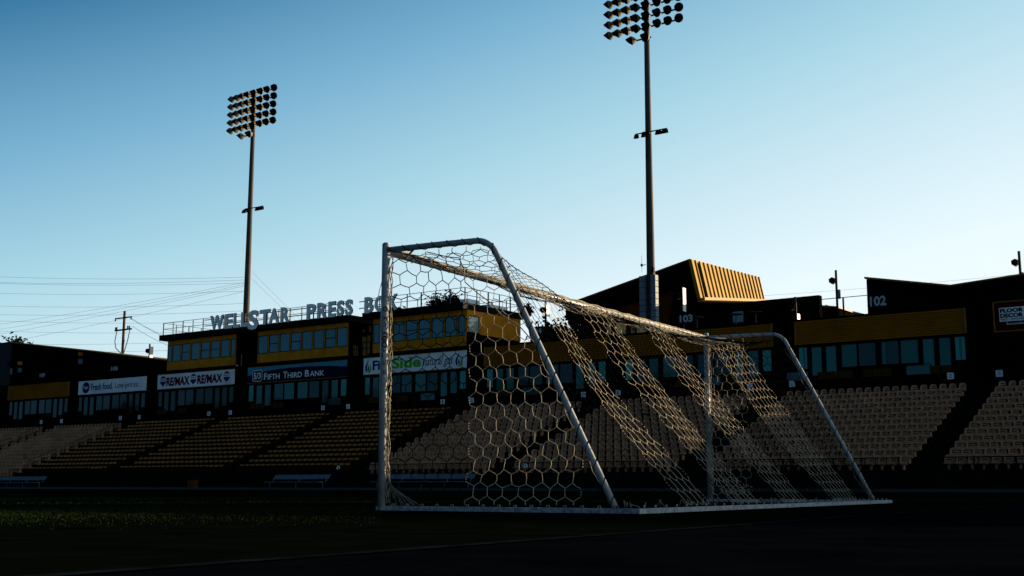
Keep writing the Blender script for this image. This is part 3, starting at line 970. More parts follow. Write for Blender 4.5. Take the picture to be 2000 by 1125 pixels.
# recess walls between the modules (set back) and the lit landing
for (xa, xb, lb) in ((-79.1, -76.42, 'between the left and middle press boxes'), (-66.1, -63.5, 'with a sunlit landing between the middle and right press boxes')):
    s = thing('stair_recess', ((xa+xb)/2, 72, 10.2), 'dark stair recess ' + lb, 'stairway', 'recesses between the press boxes')
    if xa < -70: MB().box(xa+.01, xb-.01, 73.6, 73.8, 10.21, 12.9).build('back_wall', M['wall'], s)
    if xa > -70:
        for (y0_, y1_, z0_, z1_) in ((69.72, 69.98, 10.35, 11.15), (70.12, 70.22, 10.35, 11.1), (70.75, 71.15, 10.25, 11.95), (71.3, 71.65, 10.3, 12.1), (70.8, 70.95, 12.3, 12.5), (71.5, 71.7, 12.4, 12.9)): MB().box(-66.095, -66.03, y0_, y1_, z0_, z1_).build('ochre_panel', M['mansard'], s)  # gold boxes shaped and coloured as the sunlit patches on this wall
    rq = MB()
    for z in (10.75, 11.2): rq.box(xa+.05, xb-.05, FY+.1, FY+.15, z, z+.05)
    k = xa+.1
    while k < xb-.1:
        rq.box(k, k+.04, FY+.105, FY+.145, 10.21, 11.2); k += .42
    rq.build('railing', M['black'], s)
# roof railing: posts and two rails, real objects
def railing(pts, h, z0, label, name='roof_railing', sp=1.35, material='rail', mid=1):
    s = thing(name, (pts[0][0], pts[0][1], z0), label, 'railing', 'railings on the press box roof')
    q = MB()
    for k in range(len(pts)-1):
        a, b = pts[k], pts[k+1]
        za = z0 if len(a) < 3 else a[2]; zb = z0 if len(b) < 3 else b[2]
        for j in range(mid+1):
            f = 1 - j*0.48
            q.tube([(a[0], a[1], za+h*f), (b[0], b[1], zb+h*f)], .024, 6)
    q.build('rails', M[material], s)
    for k in range(len(pts)-1):
        a, b = pts[k], pts[k+1]
        L = math.hypot(b[0]-a[0], b[1]-a[1]); n = max(1, round(L/sp))
        for i in range(n + (1 if k == len(pts)-2 else 0)):
            t = i/n; x = a[0]+(b[0]-a[0])*t; y = a[1]+(b[1]-a[1])*t
            za = z0 if len(a) < 3 else a[2]; zb = z0 if len(b) < 3 else b[2]
            z = za+(zb-za)*t
            w_ = .045 if i % 2 == 0 else .028
            MB().box(x-w_, x+w_, y-.03, y+.03, z, z+h-.02).build('rail_post', M[material], s)
railing([(-88.6, 77.5), (-88.6, 69.0), (-65.8, 69.0)], 1.12, 13.44, 'grey roof railing behind the large letters')
railing([(-65.8, 77.0), (-88.6, 77.0)], 1.12, 13.44, 'rear roof railing of the left press boxes')
railing([(-64.1, 69.0), (-54.35, 69.0), (-54.35, 76.0)], 1.12, 13.44, 'grey railing round the roof of the right press box')
railing([(-54.35, 76.0), (-64.1, 76.0)], 1.12, 13.44, 'rear roof railing of the right press box')

# big letters on the roof edge
let_side = M['letter_side']
ls = thing('roof_letters', (-72, 68.6, 13.5), 'tall grey roof letters spelling the press box name', 'sign')
def xs_on(px):
    return px
words = [('W', 412, 431), ('E', 443, 457), ('L', 459, 471), ('L', 475, 487), ('S', 487, 507), ('T', 508, 527), ('A', 523, 545), ('R', 548, 566),
         ('P', 600, 617), ('R', 620, 637), ('E', 639, 654), ('S', 656, 671), ('S', 672, 687), ('B', 712, 729), ('O', 731, 752), ('X', 757, 779)]
LX = [('W', -82.5, -80.75), ('E', -80.6, -79.62), ('L', -79.5, -78.7), ('L', -78.55, -77.65), ('S', -77.70, -76.40), ('T', -76.28, -75.02), ('A', -75.18, -73.92), ('R', -73.78, -72.72),
      ('P', -70.75, -69.72), ('R', -69.55, -68.45), ('E', -68.32, -67.50), ('S', -67.38, -66.60), ('S', -66.48, -65.66),
      ('B', -64.42, -63.48), ('O', -63.35, -62.25), ('X', -62.2, -61.0)]
for i, (ch, xa, xb) in enumerate(LX):
    z0, z1 = 13.47, 14.74
    if ch == 'S' and i == 4: z0, z1 = 13.14, 14.80
    o = lettering('letter', ch, xa*.9906, xb*.9906, .2+(z0-.2)*.9906, .2+(z1-.2)*.9906, 68.55, M['letter'], ls, bold=0.042, thick=0.10)
    # serifs
    o.data.materials.append(let_side)
    for p in o.data.polygons:
        if abs(p.normal.y) < .5: p.material_index = 1
lsb = MB().box(-82.6, -65.6, 68.60, 68.68, 13.78, 13.84).box(-82.6, -65.6, 68.60, 68.68, 14.3, 14.36).box(-64.5, -60.9, 68.60, 68.68, 13.78, 13.84).box(-64.5, -60.9, 68.60, 68.68, 14.3, 14.36).build('letter_frame', M['black'], ls)

# ------------------------------------------------------------------ banners
def banner(x0, x1, label, bg_, z0=8.69, z1=9.95, trim_=True):
    s = thing('sponsor_banner', ((x0+x1)/2, FY-.1, z0), label, 'banner', 'sponsor banners on the suites')
    MB().box(x0, x1, FY-.10, FY-.003, z0, z1).build('panel', bg_, s)
    if trim_:
        MB().box(x0-.05, x1+.05, FY-.12, FY-.101, z1, z1+.05).box(x0-.05, x1+.05, FY-.12, FY-.101, z0-.05, z0).build('edge_trim', M['trim'], s)
    return s
YBN = FY-.10
b1 = banner(-100.9, -90.87, 'pale banner with a blue disc and dark blue food slogan', M['banner'], trim_=False)
def disc(x, z, rx, rz_, y, t, m_, parent, name='disc', n=28, half=None):
    pts = [(x+rx*math.cos(2*math.pi*k/n), z+rz_*math.sin(2*math.pi*k/n)) for k in range(n)]
    return MB().prism_y(pts, y-t, y-.001).build(name, m_, parent)
disc(-99.72, 9.32, .56, .53, YBN, .008, M['blue'], b1, 'emblem_disc')
lettering('lettering', 'Kroger', -100.15, -99.3, 9.12, 9.52, YBN-.008, M['banner'], b1, shear=.3, thick=.006)
lettering('lettering', 'Fresh food.', -98.95, -95.65, 9.02, 9.66, YBN, M['blue'], b1, bold=.02)
lettering('lettering', 'Low prices.', -95.3, -91.85, 8.92, 9.58, YBN, M['blue'], b1)
b2 = banner(-89.2, -79.15, 'white banner with two red and blue names between three balloons', M['banner'])
for xc in (-88.45, -84.35, -80.05):
    pts = [(xc+.42*math.cos(t), 9.38+.44*math.sin(t)) for t in [math.pi*k/12 for k in range(13)]]
    MB().prism_y(pts, YBN-.006, YBN-.001).build('balloon_top', M['red'], b2)
    pts = [(xc-.40, 9.45), (xc-.42, 9.35), (xc+.42, 9.35), (xc+.40, 9.45), (xc+.3, 9.62), (xc-.3, 9.62)]
    MB().prism_y(pts, YBN-.011, YBN-.0065).build('balloon_band', M['banner'], b2)
    lettering('lettering', 'RE/MAX', xc-.33, xc+.33, 9.42, 9.55, YBN-.011, M['blue'], b2, thick=.004, bold=.02)
    MB().prism_y([(xc-.42, 9.345), (xc-.36, 9.2), (xc-.08, 8.94), (xc+.08, 8.94), (xc+.36, 9.2), (xc+.42, 9.345)], YBN-.007, YBN-.001).build('balloon_bottom', M['blue'], b2)
    MB().box(xc-.05, xc+.05, YBN-.006, YBN-.001, 8.79, 8.86).build('basket', M['blue'], b2)
for xa, xb in ((-87.95, -84.85), (-83.8, -80.6)):
    lettering('lettering', 'RE/MAX', xa, xb, 8.93, 9.68, YBN, M['red'], b2, bold=.03)
    lettering('lettering_edge', 'RE/MAX', xa-.03, xb-.03, 8.90, 9.65, YBN+.004, M['blue'], b2, bold=.03)
b3 = banner(-77.45, -66.1, 'navy banner with pale bank lettering under a light blue sweep', M['navy'], z0=8.66, z1=9.93)
pts = [(-77.45, 9.25), (-76.2, 9.48), (-74.6, 9.62), (-72.5, 9.70), (-70.5, 9.70), (-68.2, 9.60), (-66.1, 9.45), (-66.1, 9.93), (-77.45, 9.93)]
MB().prism_y(pts, YBN-.006, YBN-.001).build('sky_sweep', M['cyan'], b3)
MB().prism_y([(-76.78, 8.78), (-75.85, 8.74), (-75.68, 8.88), (-75.68, 9.58), (-75.85, 9.70), (-76.78, 9.68), (-76.86, 9.6), (-76.86, 8.86)], YBN-.011, YBN-.0065).build('shield', M['banner'], b3)
MB().prism_y([(-76.73, 8.83), (-75.88, 8.79), (-75.73, 8.90), (-75.73, 9.55), (-75.87, 9.65), (-76.75, 9.63), (-76.81, 9.56), (-76.81, 8.89)], YBN-.016, YBN-.0115).build('shield_field', M['navy'], b3)
lettering('lettering', '5/3', -76.70, -75.84, 8.95, 9.50, YBN-.0165, M['banner'], b3, bold=.03, thick=.005)
for t, xa, xb, h in (('F', -75.45, -75.1, 1), ('IFTH', -75.02, -73.62, 0), ('T', -73.2, -72.75, 1), ('HIRD', -72.68, -71.05, 0), ('B', -70.7, -70.25, 1), ('ANK', -70.15, -68.55, 0)):
    lettering('lettering', t, xa, xb, 8.86, 9.40 if h else 9.29, YBN-.001, M['banner'], b3, bold=.01)
b4 = banner(-64.35, -54.3, 'white banner with green and blue gas company name and two flames', M['banner'])
def flame(xc, parent):
    MB().prism_y([(xc-.28, 8.98), (xc-.34, 9.2), (xc-.26, 9.42), (xc+.02, 9.84), (xc-.02, 9.6), (xc-.12, 9.35), (xc-.16, 9.15), (xc-.10, 8.95), (xc-.18, 8.86)], YBN-.008, YBN-.001).build('flame_left', M['blue'], parent)
    MB().prism_y([(xc-.14, 8.83), (xc+.0, 8.93), (xc+.14, 9.05), (xc+.18, 9.25), (xc+.10, 9.5), (xc+.28, 9.30), (xc+.34, 9.1), (xc+.26, 8.92), (xc+.1, 8.80)], YBN-.008, YBN-.001).build('flame_right', M['green'], parent)
    MB().prism_y([(xc-.07, 9.0), (xc+.04, 8.98), (xc+.09, 9.12), (xc+.02, 9.4), (xc-.04, 9.3), (xc-.09, 9.12)], YBN-.008, YBN-.001).build('flame_core', M['blue'], parent)
flame(-63.85, b4); flame(-54.95, b4)
lettering('lettering', 'Fire', -63.40, -61.55, 8.98, 9.72, YBN, M['blue'], b4, bold=.035)
lettering('lettering', 'Side', -61.45, -58.55, 8.98, 9.80, YBN, M['green'], b4, bold=.035)
lettering('lettering', 'natural gas', -58.35, -55.5, 8.84, 9.66, YBN, M['ink'], b4, shear=.35)
b5 = banner(-17.45, -12.2, 'maroon banner with black flooring shop name on a white field', M['maroon'], z0=8.62, z1=10.18)
MB().box(-17.2, -12.45, YBN-.006, YBN-.001, 9.12, 9.88).build('white_field', M['banner'], b5)
lettering('lettering', 'FLOOR &', -17.15, -15.6, 9.60, 9.83, YBN-.006, M['ink'], b5, bold=.05)
lettering('lettering', 'DECOR', -17.15, -15.95, 9.32, 9.56, YBN-.006, M['ink'], b5, bold=.05)
lettering('lettering', 'TILE • WOOD • STONE', -17.15, -15.1, 9.18, 9.28, YBN-.006, M['ink'], b5, bold=.02)
lettering('lettering', 'flooranddecor.com', -16.85, -15.3, 8.92, 9.06, YBN, M['banner'], b5)
q = MB()
for (x0, x1, z0, z1) in ((-17.5, -12.15, 10.18, 10.24), (-17.5, -12.15, 8.56, 8.62), (-17.52, -17.45, 8.56, 10.24)): q.box(x0, x1, FY-.13, FY-.1005, z0, z1)
q.build('frame', M['trim'], b5)

def numsign(txt, x0, x1, z0, z1, y, label, board=True):
    s = thing('section_number_sign', ((x0+x1)/2, y, z0), label, 'sign', 'section number signs')
    if board: MB().box(x0-.1, x1+.15, y-.05, y-.001, z0-.12, z1+.12).build('board', M['black'], s)
    lettering('lettering', txt, x0, x1, z0, z1, y-.05 if board else y, M['num'], s, bold=.035)
numsign('102', -24.30, -23.34, 10.55, 11.13, 68.95, 'pale number 102 on the dark upper wall at the right')
numsign('103', -36.72, -35.80, 10.56, 11.04, 68.9, 'black board with number 103 above the middle suites')
numsign('104', -48.55, -47.6, 10.66, 11.08, 69.1, 'faint number 104 beside the tree behind the net')
numsign('108', -96.10, -95.10, 10.72, 11.10, 69.15, 'pale number 108 on the far dark wall', False)
numsign('109', -107.35, -106.50, 10.68, 11.06, 69.15, 'pale number 109 at the far left')

# ------------------------------------------------------------------ upper dark volumes and roofs
u102 = thing('upper_lounge', (-18, 70, 10.1), 'dark upper lounge with butterfly roof above the 102 suite', 'building')
MB().prism_y([(-24.4, 10.13), (-8, 10.13), (-8, 12.0), (-15.8, 11.45), (-19.62, 11.27), (-24.4, 12.19)], FY+.05, FY+7.0).build('wall', M['wall'], u102)
MB().prism_y([(-24.5, 12.20), (-19.62, 11.28), (-19.62, 11.37), (-24.5, 12.31)], FY-.5, FY+7.2).build('roof_left', M['trim'], u102)
MB().prism_y([(-19.61, 11.28), (-8, 12.02), (-8, 12.12), (-19.61, 11.37)], FY-.5, FY+7.2).build('roof_right', M['trim'], u102)
q = MB().box(-24.52, -24.42, FY-.1, FY+7, 10.14, 12.19).build('edge_post', M['black'], u102)
railing([(-28.9, 69.0, 10.10), (-24.45, 69.0, 10.10)], 1.15, 10.10, 'black mesh railing left of the 102 sign', sp=1.5, material='black', mid=0)

uL = thing('left_roof_building', (-100, 72, 10.1), 'long dark building with single slope roof at the far left', 'building')
MB().prism_y([(-113.0, 10.21), (-88.6, 10.21), (-88.6, 11.20), (-99.64, 12.75), (-112.8, 14.5), (-113.0, 14.5)], FY+.3, FY+9).build('wall', M['wall'], uL)
MB().prism_y([(-113.1, 14.50), (-99.6, 12.76), (-88.2, 11.20), (-88.2, 11.30), (-99.6, 12.87), (-113.1, 14.62)], FY-.2, FY+9.2).build('roof', M['trim'], uL)
MB().prism_y([(-126, 10.21), (-113.11, 10.21), (-113.11, 14.6), (-126, 14.95)], FY+.2, FY+9).build('end_wall', mat('slate_cladding', (0.005, 0.006, 0.008), 0.8, noise=.2), uL)

# clubhouse behind, with the gold standing seam mansard
club = thing('clubhouse', (-45, 94, 0), 'dark clubhouse with steep gold ribbed roof end behind the 103 suite', 'building')
MB().prism_y([(-56.5, 0.02), (-45.2, 0.02), (-45.0, 15.0), (-46.4, 16.9), (-56.5, 14.9)], 88.2, 89.6).build('gable_wall', M['brown'], club)
MB().prism_y([(-57.2, 15.5), (-45.14, 18.22), (-44.40, 15.05), (-44.9, 12.9), (-47.2, 12.9), (-46.6, 16.4), (-57.2, 14.3)], 86.6, 88.19).build('soffit', M['wall'], club)
fr0 = [(-57.4, 86.4, 15.52), (-45.07, 86.4, 18.24), (-45.07, 86.4, 18.34), (-57.4, 86.4, 15.62)]
MB().hull8(fr0, [(-57.4, 104, 15.9), (-47.2, 104, 19.42), (-47.2, 104, 19.52), (-57.4, 104, 16.0)]).build('roof', M['trim'], club)
# mansard: quad with ribs
A0, A1 = Vector((-45.06, 86.5, 18.30)), Vector((-47.15, 104, 19.51))
B0, B1 = Vector((-44.30, 86.5, 15.0)), Vector((-46.67, 104, 17.25))
m_ = MB(); nn = (A1-A0).cross(B0-A0).normalized()
if nn.x < 0: nn = -nn
m_.hull8([A0, A1, B1, B0], [A0-nn*.2, A1-nn*.2, B1-nn*.2, B0-nn*.2])
NRB = 18
for k in range(NRB+1):
    t = k/NRB
    a, b = A0.lerp(A1, t), B0.lerp(B1, t)
    d = (A1-A0).normalized()*.06
    m_.hull8([a-d, a+d, b+d, b-d], [a-d+nn*.11, a+d+nn*.11, b+d+nn*.11, b-d+nn*.11])
m_.build('ribbed_mansard', M['mansard'], club)
g_ = MB().hull8([B0, B1, B1-Vector((0, 0, .22)), B0-Vector((0, 0, .22))], [B0+nn*.45, B1+nn*.45, B1+nn*.45-Vector((0, 0, .22)), B0+nn*.45-Vector((0, 0, .22))])
g_.build('gutter', M['trim'], club)
low = thing('low_canopy', (-40, 86, 0), 'low dark canopy roof right of the gold mansard', 'building')
MB().prism_y([(-44.2, 11.0), (-33.1, 11.0), (-33.1, 13.25), (-36.0, 13.7), (-43.9, 14.7)], 86.9, 87.6).build('wall', M['wall'], low)
MB().prism_y([(-44.3, 14.72), (-36.0, 13.76), (-32.9, 13.30), (-32.9, 13.40), (-36.0, 13.86), (-44.3, 14.84)], 86.2, 89.4).build('roof', M['trim'], low)
MB().hull8([(-35.2, 89.8, 14.15), (-31.2, 89.8, 12.88), (-31.2, 98, 12.88), (-35.2, 98, 14.15)], [(-35.2, 89.8, 14.02), (-31.2, 89.8, 12.75), (-31.2, 98, 12.75), (-35.2, 98, 14.02)]).build('shingle_hip', M['shingle'], low)
MB().prism_y([(-35.2, 11.0), (-31.3, 11.0), (-31.3, 12.74), (-35.2, 13.99)], 90, 97).build('hip_wall', M['shingle'], low)
# deck furniture silhouettes on the 103 roof
deck = thing('roof_deck', (-36, 72, 10.2), 'dark roof deck back wall above the 103 suite', 'deck')
MB().box(-39.6, -30.0, 75.5, 76.0, 10.21, 12.6).build('back_wall', M['wall'], deck)
MB().box(-36.15, -35.4, 75.42, 75.5, 11.25, 11.98).build('lit_window', glass('deck_window', (0.09, 0.17, 0.18), 0.5), deck)
tm = MB(); tm.tube([(0, 0, 0), (0, 0, 1.02)], .04, 6); tm.lathe((0, 0, 1.02), (0, 0, 1), [(0, .45), (.04, .46)], 14); tm.lathe((0, 0, 0), (0, 0, 1), [(0, .28), (.03, .2)], 12)
me_t = tm.mesh('bar_table', M['rail'])
for x, s_ in ((-38.0, 'nearest the 103 board'), (-37.0, 'left of the small deck window'), (-34.2, 'right of the small deck window'), (-32.8, 'at the right end of the deck')):
    o = bpy.data.objects.new('bar_table', me_t); COL.objects.link(o); o.location = (x, 71.8, 10.21)
    tag(o, 'tall round bar table on the roof deck ' + s_, 'table', 'bar tables on the roof deck')
MB().box(-29.75, -28.95, 75.4, 75.5, 9.0, 9.1)
cv = tag(MB().hull8([(-40.3, 76.4, 10.75), (-38.2, 76.4, 10.75), (-38.2, 76.4, 11.75), (-39.2, 76.4, 11.75)], [(-40.3, 78.4, 10.75), (-38.2, 78.4, 10.75), (-38.2, 78.4, 11.75), (-39.2, 78.4, 11.75)]).build('sky_gap_block', M['canvas']), 'pale block in place of bright sky under the 103 board', 'canopy')  # pale block added where bright sky shows through a gap

# sunlit folded window frames on the 104 roof
ys = mat('yellow_steel', (0.42, 0.28, 0.09), 0.6, spec=0.1)
for (x0, x1, z0, z1, y0, lb) in ((-43.0, -42.1, 10.15, 11.22, 70.2, 'larger sunlit open steel frame above the ochre band behind the net'), (-41.8, -41.2, 10.21, 10.95, 71.4, 'smaller sunlit steel frame right of the larger one behind the net')):
    fw = thing('steel_frame', ((x0+x1)/2, y0, z0), lb, 'frame', 'sunlit steel frames behind the net')
    q = MB()
    for x in (x0, x1-.07): q.box(x, x+.07, y0-.05, y0+.35, z0, z1)
    q.box(x0+.071, x1-.071, y0-.04, y0+.34, z0+.05, z0+.14).box(x0+.071, x1-.071, y0-.04, y0+.34, z1-.1, z1)
    q.build('frame', ys, fw)
    MB().box(x1+.0, x1+.04, y0-.3, y0+.9, z0+.1, z1-.05).build('side_panel', ys, fw)
    MB().box(x0-.03, x1+.03, y0-.4, y0-.06, z0-.32, z0-.01).build('tray', M['canvas'], fw)

# ------------------------------------------------------------------ speaker poles
def spole(x, z0, z1, label, panel=None, pent=True, y=69.9):
    s = thing('speaker_pole', (x, y, z0), label, 'pole', 'speaker poles above the suites')
    MB().tube([(x, y, z0), (x, y, z1)], .075, 8).build('pole', M['black'], s)
    if pent:
        zc = z1 - .62
        MB().prism_y([(x-.08, zc-.10), (x-.24, zc-.22), (x-.40, zc-.10), (x-.42, zc+.10), (x-.22, zc+.20), (x-.08, zc+.14)], y-.15, y+.15).build('speaker', M['black'], s)
    if not panel: MB().box(x+.08, x+.20, y-.10, y+.10, z1-1.75, z1-1.2).build('control_box', M['box'], s)
    if panel:
        MB().box(x+.081, x+.13, y-.05, y+.32, panel[0], panel[1]).build('light_panel', M['panelwhite'], s)
spole(-16.15, 11.6, 13.07, 'black speaker pole at the right edge above the butterfly roof')
spole(-26.65, 10.21, 13.09, 'black speaker pole left of the 102 sign')
spole(-37.1, 10.2, 13.1, 'speaker pole with a glowing white sunlit panel beside the 103 board', (11.45, 13.0))
spole(-47.85, 10.2, 13.1, 'speaker pole with a small sunlit panel before the tree', (12.0, 12.8))
spole(-91.6, 11.2, 13.0, 'speaker pole with an ochre lit box on the far left roof', (11.4, 12.75))
spole(-29.3, 10.0, 11.7, 'short pole with small floodlights between the 102 and 103 suites', (10.3, 10.65))
spole(-112.3, 11.2, 13.0, 'speaker pole in front of the far left dark wall', None, y=69.0)

# ------------------------------------------------------------------ floodlight towers
def lamp_parts():
    pass
def tower(x, y, ztop, label, nrow, zr0, dz, with_box):
    hs, bs = (.62, .95) if x < -80 else (.22, .45)
    s = thing('floodlight_tower', (x, y, 0), label, 'floodlight tower', 'floodlight towers behind the stand')
    MB().tube([(x, y, 0), (x, y, 10), (x, y, 20), (x, y, 28), (x, y, ztop)], .40, 18, True, .19).build('pole', M['pole'], s, True)
    bars = MB()
    lamps = []
    for r in range(nrow):
        z = zr0 - r*dz
        if r < nrow-1 or nrow == 0:
            bars.box(x-3.2+hs, x+3.1+hs, y-.42, y-.32, z-.05, z+.05).box(x-.25, x+.25, y-.32, y, z-.12, z+.12)
            xs = [-3.12, -2.30, -1.50, -.68, .25, 1.18, 2.06, 2.98]
        else:
            bars.box(x-1.1, x+.6, y-.42, y-.32, z-.05, z+.05).box(x-.25, x+.25, y-.32, y, z-.12, z+.12)
            xs = [-.85, .35]
        for i, dx in enumerate(xs):
            lamps.append((x+dx+hs*(r < nrow-1), z, i, r))
    bars.build('cross_bars', M['black'], s)
    rl = random.Random(int(abs(x)))
    for (lx_, z, i, r) in lamps:
        az = -78 + 13*i + rl.uniform(-4, 4)      # pointing left at the left end, toward the pitch at the right
        if r == nrow-1: az = -60 + 40*i
        d = Vector((math.sin(R(az)), -math.cos(R(az)), -.18)).normalized()
        c = Vector((lx_, y-.55, z))
        bowl = MB().lathe(c - d*.10, d, [(-.10, .07), (-.02, .17), (.10, .27), (.24, .345), (.27, .365)], 14).build('lamp', M['lampbowl'], s, True)
        # visor: obliquely cut cylinder pointing forward
        v = MB(); n = 14
        upv = Vector((0, 0, 1)); a = d.cross(upv).normalized(); b = a.cross(d).normalized()
        base = c + d*.172; i0 = len(v.v)
        for k in range(n):
            t = 2*math.pi*k/n; ra = a*math.cos(t)*.37 + b*math.sin(t)*.37
            v.v.append(tuple(base + ra)); v.v.append(tuple(base + ra*0.55 + d*(.18 + .30*(math.sin(t)+1)/2)))
        for k in range(n):
            j = (k+1) % n; v.f.append((2*k, 2*j, 2*j+1, 2*k+1))
        v.f.append(tuple(2*k+1 for k in range(n)))
        v.build('visor', M['visor'], bowl, True)
    # lower bracket with small floodlights
    zb = 27.2
    q = MB().box(x-1.35+bs, x+1.45+bs, y-.5, y-.44, zb-.04, zb+.04).box(x-.3, x+.3, y-.44, y-.2, zb-.1, zb+.1).build('lower_bracket', M['black'], s)
    for dx, w_ in ((-1.2+bs, .16), (-.55+bs, .16), (.75+bs, .24), (1.3+bs, .24)):
        MB().hull8([(x+dx-w_, y-.75, zb-.42), (x+dx+w_, y-.75, zb-.42), (x+dx+w_, y-.45, zb-.36), (x+dx-w_, y-.45, zb-.36)],
                   [(x+dx-w_*.8, y-.65, zb-.08), (x+dx+w_*.8, y-.65, zb-.08), (x+dx+w_*.8, y-.4, zb-.08), (x+dx-w_*.8, y-.4, zb-.08)]).build('small_floodlight', M['visor'], s)
    if with_box:
        for k in range(8):
            zz = 12.35 + k*.46
            for (xa, xb) in ((x-.72, x-.30), (x+.26, x+.68)):
                MB().box(xa, xb, y-.55, y-.1, zz, zz+.42).build('equipment_box', M['box'], s)
        MB().tube([(x-.55, y-.4, 16.3), (x-.55, y-.4, 17.6)], .012, 5).box(x-.62, x-.50, y-.46, y-.34, 16.75, 16.95).box(x-.50, x-.2, y-.42, y-.38, 16.82, 16.87).build('antenna', M['black'], s)
        MB().box(x+.36, x+.52, y-.5, y-.3, 16.2, 16.6).build('small_speaker', M['black'], s)
tower(-90.2, 80.0, 39.3, 'floodlight tower rising behind the roof letters at the left', 6, 38.95, 0.83, False)
tower(-45.05, 80.0, 40.2, 'tall floodlight tower with stacked grey boxes, cut by the top edge', 6, 39.18, 0.87, True)

# ------------------------------------------------------------------ utility pole and wires
up = thing('utility_pole', (-110.1, 85, 0), 'timber utility pole with two crossarms behind the far left roof', 'utility pole')
MB().tube([(-110.1, 85, 0), (-110.1, 85, 20.3)], .20, 10, True, .14).build('mast', M['timber'], up, True)
MB().box(-111.6, -108.6, 84.82, 84.95, 19.45, 19.58).build('crossarm', M['bark'], up)
MB().box(-111.5, -108.5, 84.80, 84.93, 18.05, 18.22).build('crossarm', M['bark'], up)
q = MB()
for dx in (-1.3, -1.1, .9, 1.2): q.lathe((-110.1+dx, 84.86, 18.22), (0, 0, 1), [(0, .05), (.1, .09), (.16, .06), (.26, .09), (.3, .04)], 8)
for dx in (-1.45, 1.4): q.lathe((-110.1+dx, 84.88, 19.2), (0, 0, 1), [(0, .05), (.08, .08), (.25, .05)], 8)
q.build('insulator', M['black'], up)
q = MB()
q.tube([(-111.1, 84.8, 18.0), (-111.35, 84.8, 16.9), (-111.1, 84.8, 16.1), (-110.3, 84.9, 15.5)], .05, 5)
q.tube([(-108.7, 84.8, 18.1), (-109.0, 84.8, 16.9), (-109.4, 84.8, 15.9), (-110.0, 84.9, 15.0)], .05, 5)
q.tube([(-110.0, 84.8, 16.3), (-109.6, 84.8, 16.9)], .07, 5)
q.build('drop_cables', M['black'], up)
up.location = (-116.2, 85, -.45)
def wire(p, q_, sag, label, r=.011, m__='wire'):
    p, q_ = Vector(p), Vector(q_)
    pts = [p.lerp(q_, k/16) - Vector((0, 0, sag*4*(k/16)*(1-k/16))) for k in range(17)]
    o = MB().tube(pts, r, 4, True).build('overhead_wire', M[m__])
    tag(o, label, 'wire', 'overhead wires in the sky at the left')
YW = 81.0
# horizontal runs, tower side z then far left z at x=-160 (all about y = 81)
hz = [((-91.9, 20.76), (-146.1, 26.53), 'topmost level overhead wire'), ((-91.9, 20.48), (-146.0, 25.71), 'second level overhead wire from the top'),
      ((-91.9, 20.17), (-146.0, 25.66), 'third level overhead wire from the top'), ((-91.9, 19.35), (-145.9, 24.34), 'level overhead wire crossing above the timber pole top'),
      ((-91.8, 18.1), (-145.9, 22.7), 'level overhead wire just above the timber pole'), ((-91.8, 17.35), (-145.9, 21.6), 'level overhead wire through the upper crossarm'),
      ((-91.8, 16.3), (-145.8, 20.9), 'level overhead wire behind the lower crossarm'), ((-91.8, 15.35), (-145.8, 19.6), 'level overhead wire below the crossarms'),
      ((-91.8, 14.45), (-145.7, 17.9), 'low overhead wire near the pole middle'), ((-91.8, 13.7), (-145.7, 16.9), 'lowest overhead wire above the left roof')]
for (a, b, l) in hz:
    wire((a[0], YW, a[1]), (b[0], YW, b[1]), 0.35, l)
dg_ = [((-91.0, 20.1), (-145.8, 19.2), 'steepest sloping wire rising to the left tower'), ((-91.0, 19.9), (-145.8, 18.5), 'second sloping wire rising to the left tower'),
       ((-91.0, 19.75), (-145.8, 17.8), 'third sloping wire rising to the left tower'), ((-91.0, 19.2), (-145.7, 16.5), 'lowest sloping wire rising to the left tower')]
for (a, b, l) in dg_:
    wire((a[0], YW-.5, a[1]), (b[0], YW-.5, b[1]), 0.3, l)
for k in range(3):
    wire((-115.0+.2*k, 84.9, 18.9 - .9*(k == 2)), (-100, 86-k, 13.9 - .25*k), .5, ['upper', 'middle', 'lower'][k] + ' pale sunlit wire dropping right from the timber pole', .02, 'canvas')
for k in range(2):
    wire((-89.8, 80.2, 21.0-.7*k), (-83.5-.6*k, 84, 14.0), .1, ['upper', 'middle', 'lower'][k] + ' guy wire dropping right of the left tower', .008)
wire((-60, 120, 20.6), (10, 120, 21.2), .8, 'thin wire above the low canopy and the 102 railing', .009)

# small lamps that catch the sun on the far left wall
for x, z, l in ((-111.2, 12.15, 'small ochre wall lamp high on the far left dark wall'), (-101.15, 12.45, 'small ochre wall lamp above the 109 band, nearer the slope of the roof')):
    t = thing('wall_lamp', (x, 69.3, z), l, 'lamp', 'wall lamps on the far left building')
    MB().box(x-.10, x+.10, 69.1, 69.49, z, z+.34).build('lamp_body', M['goldpanel'], t)
    MB().box(x-.16, x+.10, 69.2, 69.49, z-.75, z-.30).build('speaker_box', M['box'], t)

